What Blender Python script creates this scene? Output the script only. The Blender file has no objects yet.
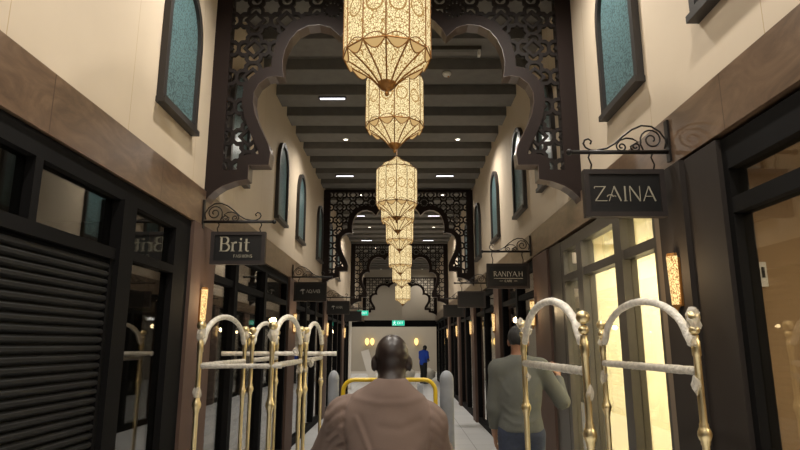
import bpy, bmesh, math, random
import numpy as np
from mathutils import Vector, Matrix
random.seed(7); rng = np.random.default_rng(7)
PI = math.pi
sc = bpy.context.scene
COL = sc.collection
XL, XR, CX = -1.80, 1.65, -0.075      # wall planes of the arcade and its middle

# ------------------------------------------------------------------ materials
def nodes(name):
    m = bpy.data.materials.new(name); m.use_nodes = True
    nt = m.node_tree; nt.nodes.clear()
    out = nt.nodes.new('ShaderNodeOutputMaterial')
    return m, nt, out
def N(nt, t, **kw):
    n = nt.nodes.new(t)
    for k, v in kw.items():
        if k in n.inputs.keys() if isinstance(k, str) else False: n.inputs[k].default_value = v
        else: setattr(n, k, v)
    return n
def lin(c):
    return tuple(((x/255)/12.92 if x/255 <= .04045 else ((x/255+.055)/1.055)**2.4) for x in c)
def rgba(c): return (*c, 1.0)
def pbr(name, col, rough=.5, metal=0., noise=0., nscale=8., bump=0., bscale=60., spec=.5, stretch=None, col2=None):
    m, nt, out = nodes(name)
    b = N(nt, 'ShaderNodeBsdfPrincipled'); b.inputs['Roughness'].default_value = rough
    b.inputs['Metallic'].default_value = metal; b.inputs['Specular IOR Level'].default_value = spec
    nt.links.new(b.outputs[0], out.inputs[0])
    col = lin(col)
    tc = N(nt, 'ShaderNodeTexCoord'); mp = N(nt, 'ShaderNodeMapping')
    nt.links.new(tc.outputs['Object'], mp.inputs[0])
    if stretch: mp.inputs['Scale'].default_value = stretch
    nz = N(nt, 'ShaderNodeTexNoise'); nz.inputs['Scale'].default_value = nscale; nz.inputs['Detail'].default_value = 5
    nt.links.new(mp.outputs[0], nz.inputs['Vector'])
    mx = N(nt, 'ShaderNodeMix', data_type='RGBA')
    c2 = lin(col2) if col2 else tuple(x*(1-noise) for x in col)
    mx.inputs[6].default_value = rgba(c2); mx.inputs[7].default_value = rgba(col if col2 else tuple(min(1, x*(1+noise*.5)) for x in col))
    rp = N(nt, 'ShaderNodeValToRGB'); rp.color_ramp.elements[0].position = .35; rp.color_ramp.elements[1].position = .65
    nt.links.new(nz.outputs['Fac'], rp.inputs[0]); nt.links.new(rp.outputs[0], mx.inputs[0])
    nt.links.new(mx.outputs[2], b.inputs['Base Color'])
    if bump:
        n2 = N(nt, 'ShaderNodeTexNoise'); n2.inputs['Scale'].default_value = bscale; n2.inputs['Detail'].default_value = 4
        nt.links.new(mp.outputs[0], n2.inputs['Vector'])
        bp = N(nt, 'ShaderNodeBump'); bp.inputs['Strength'].default_value = bump; bp.inputs['Distance'].default_value = .01
        nt.links.new(n2.outputs['Fac'], bp.inputs['Height']); nt.links.new(bp.outputs[0], b.inputs['Normal'])
    return m
def emis(name, col, strength):
    m, nt, out = nodes(name)
    e = N(nt, 'ShaderNodeEmission'); e.inputs[0].default_value = rgba(lin(col)); e.inputs[1].default_value = strength
    nt.links.new(e.outputs[0], out.inputs[0]); return m
def glass(name, tint=(235, 235, 230), ior=1.75):
    m, nt, out = nodes(name)
    t = N(nt, 'ShaderNodeBsdfTransparent'); t.inputs[0].default_value = rgba(lin(tint))
    g = N(nt, 'ShaderNodeBsdfGlossy'); g.inputs['Roughness'].default_value = .015; g.inputs[0].default_value = (.95, .95, .95, 1)
    ge = N(nt, 'ShaderNodeNewGeometry')                        # Schlick reflectance, the same from either side of the pane
    dt = N(nt, 'ShaderNodeVectorMath', operation='DOT_PRODUCT'); nt.links.new(ge.outputs['Incoming'], dt.inputs[0]); nt.links.new(ge.outputs['Normal'], dt.inputs[1])
    ab = N(nt, 'ShaderNodeMath', operation='ABSOLUTE'); nt.links.new(dt.outputs['Value'], ab.inputs[0])
    om = N(nt, 'ShaderNodeMath', operation='SUBTRACT', use_clamp=True); om.inputs[0].default_value = 1; nt.links.new(ab.outputs[0], om.inputs[1])
    pw = N(nt, 'ShaderNodeMath', operation='POWER'); pw.inputs[1].default_value = 4.; nt.links.new(om.outputs[0], pw.inputs[0])
    f = N(nt, 'ShaderNodeMath', operation='MULTIPLY_ADD', use_clamp=True); f.inputs[1].default_value = .93; f.inputs[2].default_value = .085; nt.links.new(pw.outputs[0], f.inputs[0])
    mx = N(nt, 'ShaderNodeMixShader')
    nt.links.new(f.outputs[0], mx.inputs[0]); nt.links.new(t.outputs[0], mx.inputs[1]); nt.links.new(g.outputs[0], mx.inputs[2])
    nt.links.new(mx.outputs[0], out.inputs[0]); return m
def wrapmat(name, col, alpha):
    m, nt, out = nodes(name)
    t = N(nt, 'ShaderNodeBsdfTransparent')
    b = N(nt, 'ShaderNodeBsdfPrincipled'); b.inputs['Base Color'].default_value = rgba(lin(col)); b.inputs['Roughness'].default_value = .25
    mx = N(nt, 'ShaderNodeMixShader'); mx.inputs[0].default_value = alpha
    nt.links.new(t.outputs[0], mx.inputs[1]); nt.links.new(b.outputs[0], mx.inputs[2]); nt.links.new(mx.outputs[0], out.inputs[0])
    return m
def plaster():
    """beige wall panels with fine vertical joints"""
    m, nt, out = nodes('plaster_beige')
    b = N(nt, 'ShaderNodeBsdfPrincipled'); b.inputs['Roughness'].default_value = .75; b.inputs['Specular IOR Level'].default_value = .25
    nt.links.new(b.outputs[0], out.inputs[0])
    tc = N(nt, 'ShaderNodeTexCoord')
    sp = N(nt, 'ShaderNodeSeparateXYZ'); nt.links.new(tc.outputs['Object'], sp.inputs[0])
    md = N(nt, 'ShaderNodeMath', operation='PINGPONG'); md.inputs[1].default_value = .6
    nt.links.new(sp.outputs['Y'], md.inputs[0])
    lt = N(nt, 'ShaderNodeMath', operation='LESS_THAN'); lt.inputs[1].default_value = .003
    nt.links.new(md.outputs[0], lt.inputs[0])
    nz = N(nt, 'ShaderNodeTexNoise'); nz.inputs['Scale'].default_value = 1.6; nz.inputs['Detail'].default_value = 5
    nt.links.new(tc.outputs['Object'], nz.inputs['Vector'])
    a = N(nt, 'ShaderNodeMix', data_type='RGBA'); a.inputs[6].default_value = rgba(lin((190, 175, 154))); a.inputs[7].default_value = rgba(lin((204, 190, 170)))
    nt.links.new(nz.outputs['Fac'], a.inputs[0])
    c = N(nt, 'ShaderNodeMix', data_type='RGBA'); c.inputs[7].default_value = rgba(lin((176, 156, 126)))
    nt.links.new(lt.outputs[0], c.inputs[0]); nt.links.new(a.outputs[2], c.inputs[6])
    nt.links.new(c.outputs[2], b.inputs['Base Color']); return m
def marble():
    m, nt, out = nodes('brown_marble')
    b = N(nt, 'ShaderNodeBsdfPrincipled'); b.inputs['Roughness'].default_value = .32
    nt.links.new(b.outputs[0], out.inputs[0])
    tc = N(nt, 'ShaderNodeTexCoord'); mp = N(nt, 'ShaderNodeMapping'); mp.inputs['Rotation'].default_value = (.5, 0, 0); mp.inputs['Scale'].default_value = (1, .6, 1.6)
    nt.links.new(tc.outputs['Object'], mp.inputs[0])
    nz = N(nt, 'ShaderNodeTexNoise'); nz.inputs['Scale'].default_value = 3.2; nz.inputs['Detail'].default_value = 9; nz.inputs['Roughness'].default_value = .68; nz.inputs['Distortion'].default_value = 1.6
    nt.links.new(mp.outputs[0], nz.inputs['Vector'])
    r = N(nt, 'ShaderNodeValToRGB'); e = r.color_ramp.elements
    e[0].position = .25; e[0].color = rgba(lin((70, 55, 44))); e[1].position = .75; e[1].color = rgba(lin((124, 102, 82)))
    x = e.new(.5); x.color = rgba(lin((98, 78, 62)))
    nt.links.new(nz.outputs['Fac'], r.inputs[0])
    sp = N(nt, 'ShaderNodeSeparateXYZ'); nt.links.new(tc.outputs['Object'], sp.inputs[0])
    md = N(nt, 'ShaderNodeMath', operation='PINGPONG'); md.inputs[1].default_value = .69; nt.links.new(sp.outputs['Y'], md.inputs[0])
    lt = N(nt, 'ShaderNodeMath', operation='LESS_THAN'); lt.inputs[1].default_value = .004; nt.links.new(md.outputs[0], lt.inputs[0])
    c = N(nt, 'ShaderNodeMix', data_type='RGBA'); c.inputs[7].default_value = rgba(lin((70, 50, 36)))
    nt.links.new(lt.outputs[0], c.inputs[0]); nt.links.new(r.outputs[0], c.inputs[6])
    nt.links.new(c.outputs[2], b.inputs['Base Color']); return m
def tiles():
    m, nt, out = nodes('pale_floor_tiles')
    b = N(nt, 'ShaderNodeBsdfPrincipled'); b.inputs['Roughness'].default_value = .22
    nt.links.new(b.outputs[0], out.inputs[0])
    tc = N(nt, 'ShaderNodeTexCoord')
    br = N(nt, 'ShaderNodeTexBrick'); br.offset = 0.0; br.inputs['Scale'].default_value = 1.0
    br.inputs['Brick Width'].default_value = .6; br.inputs['Row Height'].default_value = .6; br.inputs['Mortar Size'].default_value = .005
    br.inputs['Color1'].default_value = rgba(lin((226, 229, 232))); br.inputs['Color2'].default_value = rgba(lin((232, 234, 236))); br.inputs['Mortar'].default_value = rgba(lin((170, 172, 174)))
    nt.links.new(tc.outputs['Object'], br.inputs['Vector'])
    nt.links.new(br.outputs['Color'], b.inputs['Base Color']); return m
def filigree(name, bright, dark, e_strength=0., scale=(9., 22.), ring=True, rough=.4):
    """pierced metal or patterned glass: curling tracery with medallions, drawn over the UV of each facet"""
    m, nt, out = nodes(name)
    uv = N(nt, 'ShaderNodeUVMap'); mp = N(nt, 'ShaderNodeMapping'); mp.inputs['Scale'].default_value = (scale[0], scale[1], 1)
    nt.links.new(uv.outputs[0], mp.inputs[0])
    vo = N(nt, 'ShaderNodeTexVoronoi', feature='DISTANCE_TO_EDGE'); vo.inputs['Scale'].default_value = 1.; vo.inputs['Randomness'].default_value = .85
    nt.links.new(mp.outputs[0], vo.inputs['Vector'])
    r1 = N(nt, 'ShaderNodeMath', operation='LESS_THAN'); r1.inputs[1].default_value = .075
    nt.links.new(vo.outputs['Distance'], r1.inputs[0])
    v2 = N(nt, 'ShaderNodeTexVoronoi', feature='F1'); v2.inputs['Scale'].default_value = 1.3; v2.inputs['Randomness'].default_value = .6
    nt.links.new(mp.outputs[0], v2.inputs['Vector'])
    r2 = N(nt, 'ShaderNodeMath', operation='LESS_THAN'); r2.inputs[1].default_value = .2; nt.links.new(v2.outputs['Distance'], r2.inputs[0])
    mx1 = N(nt, 'ShaderNodeMath', operation='MAXIMUM'); nt.links.new(r1.outputs[0], mx1.inputs[0]); nt.links.new(r2.outputs[0], mx1.inputs[1])
    fac = mx1
    if ring:
        m2 = N(nt, 'ShaderNodeMapping'); m2.inputs['Scale'].default_value = (1, 2, 1); m2.inputs['Location'].default_value = (-.5, -.5, 0)
        fr = N(nt, 'ShaderNodeVectorMath', operation='FRACTION')
        m3 = N(nt, 'ShaderNodeMapping'); m3.inputs['Scale'].default_value = (1, 1.5, 1); m3.inputs['Location'].default_value = (0, -.25, 0)
        nt.links.new(uv.outputs[0], m3.inputs[0]); nt.links.new(m3.outputs[0], fr.inputs[0])
        sb = N(nt, 'ShaderNodeVectorMath', operation='SUBTRACT'); sb.inputs[1].default_value = (.5, .5, 0); nt.links.new(fr.outputs[0], sb.inputs[0])
        sc_ = N(nt, 'ShaderNodeVectorMath', operation='MULTIPLY'); sc_.inputs[1].default_value = (1.0, 1.95, 0); nt.links.new(sb.outputs[0], sc_.inputs[0])
        ln = N(nt, 'ShaderNodeVectorMath', operation='LENGTH'); nt.links.new(sc_.outputs[0], ln.inputs[0])
        d = N(nt, 'ShaderNodeMath', operation='SUBTRACT'); d.inputs[1].default_value = .36; nt.links.new(ln.outputs['Value'], d.inputs[0])
        ab = N(nt, 'ShaderNodeMath', operation='ABSOLUTE'); nt.links.new(d.outputs[0], ab.inputs[0])
        l3 = N(nt, 'ShaderNodeMath', operation='LESS_THAN'); l3.inputs[1].default_value = .035; nt.links.new(ab.outputs[0], l3.inputs[0])
        mx2 = N(nt, 'ShaderNodeMath', operation='MAXIMUM'); nt.links.new(mx1.outputs[0], mx2.inputs[0]); nt.links.new(l3.outputs[0], mx2.inputs[1])
        fac = mx2
    c = N(nt, 'ShaderNodeMix', data_type='RGBA'); c.inputs[6].default_value = rgba(lin(bright)); c.inputs[7].default_value = rgba(lin(dark))
    nt.links.new(fac.outputs[0], c.inputs[0])
    if e_strength:
        e = N(nt, 'ShaderNodeEmission'); e.inputs[1].default_value = e_strength
        nt.links.new(c.outputs[2], e.inputs[0]); nt.links.new(e.outputs[0], out.inputs[0])
    else:
        b = N(nt, 'ShaderNodeBsdfPrincipled'); b.inputs['Roughness'].default_value = rough
        nt.links.new(c.outputs[2], b.inputs['Base Color']); nt.links.new(b.outputs[0], out.inputs[0])
    return m

M = dict(
    plaster=plaster(), marble=marble(), tiles=tiles(),
    ceil=pbr('black_ceiling', (100, 97, 92), .8, noise=.1),
    beam=pbr('charcoal_beam', (104, 101, 96), .75, noise=.1),
    wood=pbr('dark_brown_wood', (33, 23, 20), .6, spec=.2, noise=.12, nscale=3, stretch=(1, 1, .2)),
    lit_edge=pbr('satin_brown_lit_edge', (86, 72, 64), .35, noise=.1),  # arch underside: light from below put into a paler brown
    lattice=pbr('dark_wood_tracery', (28, 22, 20), .6, spec=.2, noise=.1),
    pillar=pbr('brown_pillar', (80, 60, 50), .8, noise=.12, nscale=2),
    pillar_d=pbr('dark_pillar', (44, 38, 34), .8, spec=.3, noise=.08, nscale=2),
    pillar_l=pbr('taupe_pillar', (120, 106, 90), .55, noise=.08, nscale=2),
    frame=pbr('black_metal_frame', (16, 15, 15), .85, spec=.12, noise=.05),
    frame_g=pbr('grey_metal_frame', (70, 65, 58), .45, noise=.05),
    shutter=pbr('black_shutter', (25, 25, 25), .6, spec=.25, noise=.05),
    glass=glass('shop_glass'),
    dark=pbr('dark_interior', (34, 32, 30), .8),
    brown=pbr('brown_interior', (150, 124, 92), .8, noise=.08, nscale=1.5),
    cream=pbr('cream_interior', (250, 240, 208), .8, noise=.04, nscale=1),
    iron=pbr('wrought_iron', (30, 26, 24), .45, metal=.3),
    board=pbr('black_sign_board', (16, 16, 16), .45),
    boardf=pbr('brown_sign_frame', (36, 28, 25), .6),
    letter=pbr('gold_lettering', (170, 164, 146), .45, metal=.1),
    letter_w=pbr('pale_lettering', (200, 196, 186), .5),
    gold=pbr('polished_brass', (220, 202, 158), .33, metal=1., noise=.1, nscale=20),
    wrap=pbr('wrapped_foam', (222, 217, 206), .45, noise=.22, nscale=30, bump=.9, bscale=70),
    wrap_d=pbr('grey_wrapped_bar', (196, 190, 178), .45, noise=.25, nscale=40, bump=.9, bscale=80),
    plastic=wrapmat('clear_plastic', (226, 222, 212), .42),
    carpet=pbr('burgundy_carpet', (90, 24, 28), .95, noise=.2, nscale=90),
    rubber=pbr('black_rubber', (24, 24, 24), .7),
    bronze=pbr('lantern_bronze', (150, 104, 52), .4, metal=.6),
    shade=filigree('lantern_tracery', (255, 236, 182), (168, 128, 72), 1.15, scale=(9, 26)),
    cone=filigree('lantern_bowl_tracery', (255, 234, 176), (164, 122, 68), 1.05, scale=(8, 12), ring=False),
    petal=emis('lantern_petals', (214, 176, 116), .9),
    sconce=filigree('sconce_tracery', (255, 220, 150), (140, 88, 36), 1.6, scale=(8, 14), ring=False),
    pane=filigree('teal_lattice_pane', (96, 124, 128), (54, 74, 78), 0, scale=(22, 38), ring=False, rough=.3),
    winframe=pbr('dark_window_frame', (44, 40, 38), .5),
    lamp=emis('led_white', (255, 246, 228), 7.), lamp_soft=emis('led_soft', (250, 248, 255), 3.),
    white=pbr('white_plastic', (212, 210, 204), .5),
    skin=pbr('dark_skin', (40, 30, 27), .36, noise=.05, nscale=14, bump=.12, bscale=160),
    skin2=pbr('brown_skin', (128, 90, 68), .5, noise=.1, nscale=14),
    hair=pbr('black_hair', (16, 14, 13), .6, noise=.3, nscale=80, bump=.6, bscale=200),
    taupe=pbr('taupe_cotton', (110, 92, 83), .9, noise=.02, nscale=14, bump=.25, bscale=300),
    olive=pbr('grey_knit', (80, 81, 76), .95, noise=.03, nscale=20, bump=.4, bscale=300),
    jeans=pbr('blue_denim', (38, 45, 63), .9, noise=.2, nscale=40),
    black_cl=pbr('black_cloth', (26, 25, 26), .9), blue_cl=pbr('royal_blue_cotton', (24, 66, 168), .85, noise=.1),
    shoe=pbr('black_shoe', (22, 20, 20), .4), eye=pbr('eye_white', (150, 140, 128), .4), lip=pbr('lips', (92, 54, 48), .45),
    yellow=pbr('yellow_enamel', (206, 174, 40), .3, noise=.08, nscale=20), greypad=pbr('grey_padding', (128, 132, 138), .6, noise=.15, nscale=12),
    green=emis('exit_green', (40, 200, 160), 1.1), whiteglow=emis('exit_white', (225, 255, 245), 1.2),
    lobby=pbr('lobby_beige', (172, 163, 148), .8, noise=.05, nscale=.8),
    column=pbr('white_column', (214, 208, 198), .6), sheet=pbr('white_sheeting', (216, 210, 196), .6, noise=.12, nscale=6),
)

# ------------------------------------------------------------------ mesh building
class MB:
    def __init__(s): s.v = []; s.f = []; s.uv = []; s.has_uv = False
    def add(s, vs, fs, uvs=None):
        b = len(s.v); s.v += [tuple(p) for p in vs]
        for k, f in enumerate(fs):
            s.f.append([i + b for i in f]); s.uv.append(uvs[k] if uvs else None)
        if uvs: s.has_uv = True
        return s
    def box(s, x0, x1, y0, y1, z0, z1):
        x0, x1 = min(x0, x1), max(x0, x1); y0, y1 = min(y0, y1), max(y0, y1); z0, z1 = min(z0, z1), max(z0, z1)
        v = [(x, y, z) for x in (x0, x1) for y in (y0, y1) for z in (z0, z1)]
        return s.add(v, [(0, 1, 3, 2), (4, 6, 7, 5), (0, 4, 5, 1), (2, 3, 7, 6), (0, 2, 6, 4), (1, 5, 7, 3)])
    def tube(s, pts, r, n=10, closed=False):
        pts = [Vector(p) for p in pts]; L = len(pts); rs = r if isinstance(r, (list, tuple)) else [r]*L
        vs = []; up = None
        for i, p in enumerate(pts):
            a = pts[(i-1) % L] if closed else pts[max(0, i-1)]; b = pts[(i+1) % L] if closed else pts[min(L-1, i+1)]
            t = (b-a).normalized() if (b-a).length > 1e-9 else Vector((0, 0, 1))
            if up is None:
                up = Vector((0, 0, 1)) if abs(t.z) < .9 else Vector((1, 0, 0))
            u = (up - t*up.dot(t))
            if u.length < 1e-6: u = t.orthogonal()
            u.normalize(); w = t.cross(u); up = u
            for k in range(n):
                a_ = 2*PI*k/n; vs.append(p + (u*math.cos(a_) + w*math.sin(a_))*rs[i])
        fs = []
        for i in range(L if closed else L-1):
            j = (i+1) % L
            for k in range(n): fs.append((i*n+k, i*n+(k+1) % n, j*n+(k+1) % n, j*n+k))
        if not closed: fs += [tuple(range(n))[::-1], tuple(range((L-1)*n, L*n))]
        return s.add(vs, fs)
    def lathe(s, prof, n=24, c=(0, 0, 0), uv=False, cap=True, phase=0.):
        vs = []; fs = []; uvs = []
        for (r, z) in prof:
            for k in range(n):
                a = 2*PI*k/n + phase; vs.append((c[0]+r*math.cos(a), c[1]+r*math.sin(a), c[2]+z))
        z0, z1 = prof[0][1], prof[-1][1]
        for i in range(len(prof)-1):
            for k in range(n):
                fs.append((i*n+k, i*n+(k+1) % n, (i+1)*n+(k+1) % n, (i+1)*n+k))
                va, vb = (prof[i][1]-z0)/(z1-z0+1e-9), (prof[i+1][1]-z0)/(z1-z0+1e-9)
                uvs.append([(k, va), (k+1, va), (k+1, vb), (k, vb)])
        if cap:
            fs += [tuple(range(n))[::-1], tuple(range((len(prof)-1)*n, len(prof)*n))]; uvs += [[(0, 0)]*n, [(0, 0)]*n]
        return s.add(vs, fs, uvs if uv else None)
    def ball(s, c, r, n=12, sz=1.):
        pr = [(max(1e-4, r*math.sin(PI*i/8)), -r*sz*math.cos(PI*i/8)) for i in range(9)]
        return s.lathe(pr, n, c)
    def crumple(s, c, r, sz=1., jit=.35, sub=2):
        bm = bmesh.new(); bmesh.ops.create_icosphere(bm, subdivisions=sub, radius=1)
        v = [(c[0]+p.co.x*r*(1+random.uniform(-jit, jit)), c[1]+p.co.y*r*(1+random.uniform(-jit, jit)), c[2]+p.co.z*r*sz*(1+random.uniform(-jit, jit))) for p in bm.verts]
        bm.verts.index_update(); f = [tuple(x.index for x in q.verts) for q in bm.faces]; bm.free()
        return s.add(v, f)
    def ribbon(s, pts, w, o, ax, up, th):
        """flat extruded stroke for lettering: 2D pts in the plane (ax, up) at origin o, thickness th along the plane normal"""
        ax = Vector(ax); up = Vector(up); nn = ax.cross(up); o = Vector(o)
        P = [Vector(p) for p in pts]; ws = w if isinstance(w, (list, tuple)) else [w]*len(P)
        L = []; R = []
        for i, p in enumerate(P):
            a = P[max(0, i-1)]; b = P[min(len(P)-1, i+1)]; t = (b-a).normalized(); q = Vector((-t.y, t.x))
            L.append(p+q*ws[i]/2); R.append(p-q*ws[i]/2)
        vs = []
        for h in (0, th):
            for q in L+R: vs.append(o+ax*q.x+up*q.y+nn*h)
        n = len(P); m2 = 2*n; fs = []
        for i in range(n-1):
            fs.append((m2+i, m2+n+i, m2+n+i+1, m2+i+1)); fs.append((i, i+1, n+i+1, n+i))
            fs.append((i, m2+i, m2+i+1, i+1)); fs.append((n+i, n+i+1, m2+n+i+1, m2+n+i))
        fs.append((0, n, m2+n, m2)); fs.append((n-1, m2+n-1, m2+2*n-1, 2*n-1))
        return s.add(vs, fs)
    def data(s, name, mat, smooth=False):
        me = bpy.data.meshes.new(name); me.from_pydata(s.v, [], s.f); me.update()
        if s.has_uv:
            l = me.uv_layers.new(name='UVMap')
            for p, u in zip(me.polygons, s.uv):
                if u:
                    for li, c in zip(p.loop_indices, u): l.data[li].uv = c
        me.materials.append(M[mat] if isinstance(mat, str) else mat)
        if smooth:
            me.polygons.foreach_set('use_smooth', [True]*len(me.polygons))
            me.update()
        return me
    def build(s, name, mat, parent=None, smooth=False, loc=None):
        return link(name, s.data(name, mat, smooth), parent, loc)
def link(name, me, parent=None, loc=None):
    o = bpy.data.objects.new(name, me); COL.objects.link(o)
    if parent: o.parent = parent
    if loc: o.location = loc
    return o
def tag(o, label=None, cat=None, group=None, kind=None):
    if label: o['label'] = label
    if cat: o['category'] = cat
    if group: o['group'] = group
    if kind: o['kind'] = kind
    return o
def thing(name, label, cat, loc=(0, 0, 0), rz=0., group=None):
    o = bpy.data.objects.new(name, None); COL.objects.link(o); o.location = loc; o.rotation_euler = (0, 0, rz)
    o.empty_display_size = .1
    return tag(o, label, cat, group)
def dup(root, loc, rz=None, label=None):
    def rec(o, par):
        c = o.copy(); COL.objects.link(c)
        if par: c.parent = par
        for ch in o.children: rec(ch, c)
        return c
    r = rec(root, None); r.location = loc
    if rz is not None: r.rotation_euler = (0, 0, rz)
    if label: r['label'] = label
    return r
def struct(name, mb, mat, parent=None):
    o = mb.build(name, mat, parent)
    if parent is None: o['kind'] = 'structure'
    return o
def autosmooth(o, deg=35):
    me = o.data; me.polygons.foreach_set('use_smooth', [True]*len(me.polygons))
    try:
        me.set_sharp_from_angle(angle=math.radians(deg))
    except Exception: pass
    return o

# ------------------------------------------------------------------ room shell
YB, YE = -2.5, 28.0
struct('floor', MB().box(-5.2, 4, YB, 34.2, -.1, 0), 'tiles')
ce = struct('ceiling', MB().box(-2.3, 2.2, YB, 28.0, 5.31, 5.42), 'ceil')
y = -1.6
while y < 27.5:
    MB().box(XL, XR, y, y+.42, 5.16, 5.31).build('beam', 'beam', ce); y += .78
struct('wall_left', MB().box(XL-.3, XL, YB, YE, 3.0, 5.31), 'plaster')
struct('wall_right', MB().box(XR, XR+.3, YB, YE, 3.0, 5.31), 'plaster')
struct('trim_1', MB().box(XL-.3, XL+.02, YB, YE, 2.69, 3.015), 'marble')
struct('trim_2', MB().box(XR-.02, XR+.3, YB, YE, 2.71, 3.015), 'marble')

# upper windows, pointed arch, projecting dark frame, teal lattice pane
def arch_pts(w, h, n=9):
    """outline (y,z) of a pointed-arch window, base at z=0"""
    hs = h - w*.62; R = w*.78; p = [(-w/2, 0), (w/2, 0), (w/2, hs)]
    right = []
    for i in range(1, n):
        t = i/n; a = PI/2*t
        right.append((w/2*math.cos(a)**.9, hs+(h-hs)*math.sin(a)**1.0))
    p += right + [(0, h)] + [(-q[0], q[1]) for q in reversed(right)] + [(-w/2, hs)]
    return p
def upper_window(k, side, yc, w=.72, h=1.2, z=3.42):
    x = XL if side < 0 else XR; n_ = -side
    out = arch_pts(w, h); inn = [(a*(w-.11)/w, .045+b*(h-.105)/h) for a, b in out]
    m = len(out); d = .05
    vs = [(x+n_*d, yc+a, z+b) for a, b in out]+[(x+n_*d, yc+a, z+b) for a, b in inn]+[(x, yc+a, z+b) for a, b in out]+[(x, yc+a, z+b) for a, b in inn]
    fs = []
    for i in range(m):
        j = (i+1) % m
        fs += [(i, j, m+j, m+i), (2*m+i, 2*m+j, j, i), (m+i, m+j, 3*m+j, 3*m+i)]
    fr = MB().add(vs, fs)
    o = struct('window_%d' % k, fr, 'winframe')
    pane = [(x+n_*.02, yc+a, z+b) for a, b in inn]
    uv = [[((a/(w))+.5, b/h) for a, b in inn]]
    MB().add(pane, [tuple(range(m))], uv).build('pane', 'pane', o)
    MB().box(x, x+n_*.07, yc-w/2-.01, yc+w/2+.01, z-.03, z+.012).build('sill', 'winframe', o)
k = 1
for yc in (4.32, 6.02, 8.33, 9.98, 12.37, 14.3, 16.1): upper_window(k, -1, yc); k += 1
for yc in (2.55, 4.0, 6.22, 7.72, 9.8, 12.1, 14.2, 16.0): upper_window(k, 1, yc); k += 1

# ------------------------------------------------------------------ shop fronts
def pillar(side, y0, y1, mat, out=.0, dep=.35, z1=2.69):
    x = XL if side < 0 else XR; n_ = -side
    o = MB().box(x+n_*out, x-n_*dep, y0, y1, 0, z1).build('pillar', mat); o['kind'] = 'structure'
    return o
def shop_room(side, y0, y1, mat, depth=2.4, floor='tiles', x_off=.36):
    x = (XL if side < 0 else XR); n_ = side
    a, b = x+n_*.1, x+n_*depth; z1 = 2.69; t = .05
    mb = MB().box(b, b+n_*t, y0, y1, 0, z1)
    mb.box(a+n_*.02, b, y0-t, y0, 0, z1); mb.box(a+n_*.02, b, y1, y1+t, 0, z1); mb.box(a, b, y0, y1, z1-.01, z1+.04)
    o = struct('wall_shop', mb, mat); return o
def shopfront(side, y0, y1, mulls, label, fr='frame', tz=2.28, mw=.12, hz=2.58, th=.035, group='glazed shopfronts', jw=.09):
    x = XL if side < 0 else XR; n_ = side      # n_: outward, away from the arcade
    r = thing('shopfront', label, 'shopfront', (x, (y0+y1)/2, 0), 0, group)
    yc = (y0+y1)/2; a, b = n_*.005, n_*.10; y0 += .002; y1 -= .002
    f = MB().box(a, b, y0-yc, y0+jw-yc, 0, 2.685).box(a, b, y1-jw-yc, y1-yc, 0, 2.685).box(a, b, y0+jw-yc, y1-jw-yc, hz, 2.685).box(a, b, y0+jw-yc, y1-jw-yc, 0, .12)
    f.build('frame', fr, r)
    ys = [y0+jw]+[q for q in mulls]+[y1-jw]
    for q in mulls: MB().box(a-n_*.015, b, q-mw/2-yc, q+mw/2-yc, .12, hz).build('mullion', fr, r)
    for i in range(len(ys)-1):
        p = ys[i]+(mw/2 if i else 0); q = ys[i+1]-(mw/2 if i < len(ys)-2 else 0)
        MB().box(a, b, p-yc, q-yc, tz-th, tz+th).build('transom', fr, r)
        g = n_*.05
        MB().box(g, g+n_*.008, p-yc, q-yc, tz+th, hz).build('glass_pane', 'glass', r)
        MB().box(g, g+n_*.008, p-yc, q-yc, .12, tz-th).build('glass_pane', 'glass', r)
    return r
def roller_shutter(side, y0, y1, z0, z1, off, label, pitch=.05):
    x = (XL if side < 0 else XR)+side*off; n_ = -side
    r = thing('roller_shutter', label, 'shutter', (x, (y0+y1)/2, z0), 0, 'lowered roller shutters')
    h = (y1-y0)/2; prof = []
    z = 0
    while z < z1-z0-.001:
        for t, d in ((0, 0), (.12, .016), (.35, .028), (.65, .028), (.86, .014), (.9, -.006), (1, -.006)):
            zz = z+t*pitch
            if zz <= z1-z0: prof.append((d, zz))
        z += pitch
    vs = []; fs = []
    for d, zz in prof: vs += [(n_*d, -h, zz), (n_*d, h, zz)]
    for i in range(len(prof)-1): fs.append((2*i, 2*i+1, 2*i+3, 2*i+2))
    autosmooth(MB().add(vs, fs).build('curtain', 'shutter', r), 30)
    MB().box(n_*.03, -n_*.02, -h, -h+.04, 0, z1-z0).build('guide_rail', 'frame', r)
    MB().box(n_*.03, -n_*.02, h-.04, h, 0, z1-z0).build('guide_rail', 'frame', r)
    MB().box(n_*.03, -n_*.02, -h+.04, h-.04, 0, .06).build('bottom_bar', 'frame', r)
    return r

# left side
r = thing('shopfront', 'black framed shopfront nearest on the left with one tall glass side pane', 'shopfront', (XL, 2.2, 0), 0, 'glazed shopfronts')
f = MB().box(-.1, .0, 2.33, 2.64, 0, 2.685).box(-.1, 0, -4.0, 2.33, 2.56, 2.685).box(-.1, 0, 1.6, 2.33, 0, .14)
f.build('frame', 'frame', r)
MB().box(-.1, .025, 1.40, 1.58, 0, 2.56).build('mullion', 'frame', r)
MB().box(-.1, 0, -4.0, 1.40, 2.17, 2.24).build('transom', 'frame', r)
MB().box(-.1, 0, 1.58, 2.33, 2.20, 2.26).build('transom', 'frame', r)
MB().box(-.058, -.05, -4.0, .52, 2.24, 2.56).build('glass_pane', 'glass', r)
MB().box(-.1, 0, .52, .58, 2.24, 2.56).build('mullion', 'frame', r)
MB().box(-.058, -.05, .58, 1.40, 2.24, 2.56).build('glass_pane', 'glass', r)
MB().box(-.058, -.05, 1.58, 2.33, 2.26, 2.56).build('glass_pane', 'glass', r)
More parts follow.
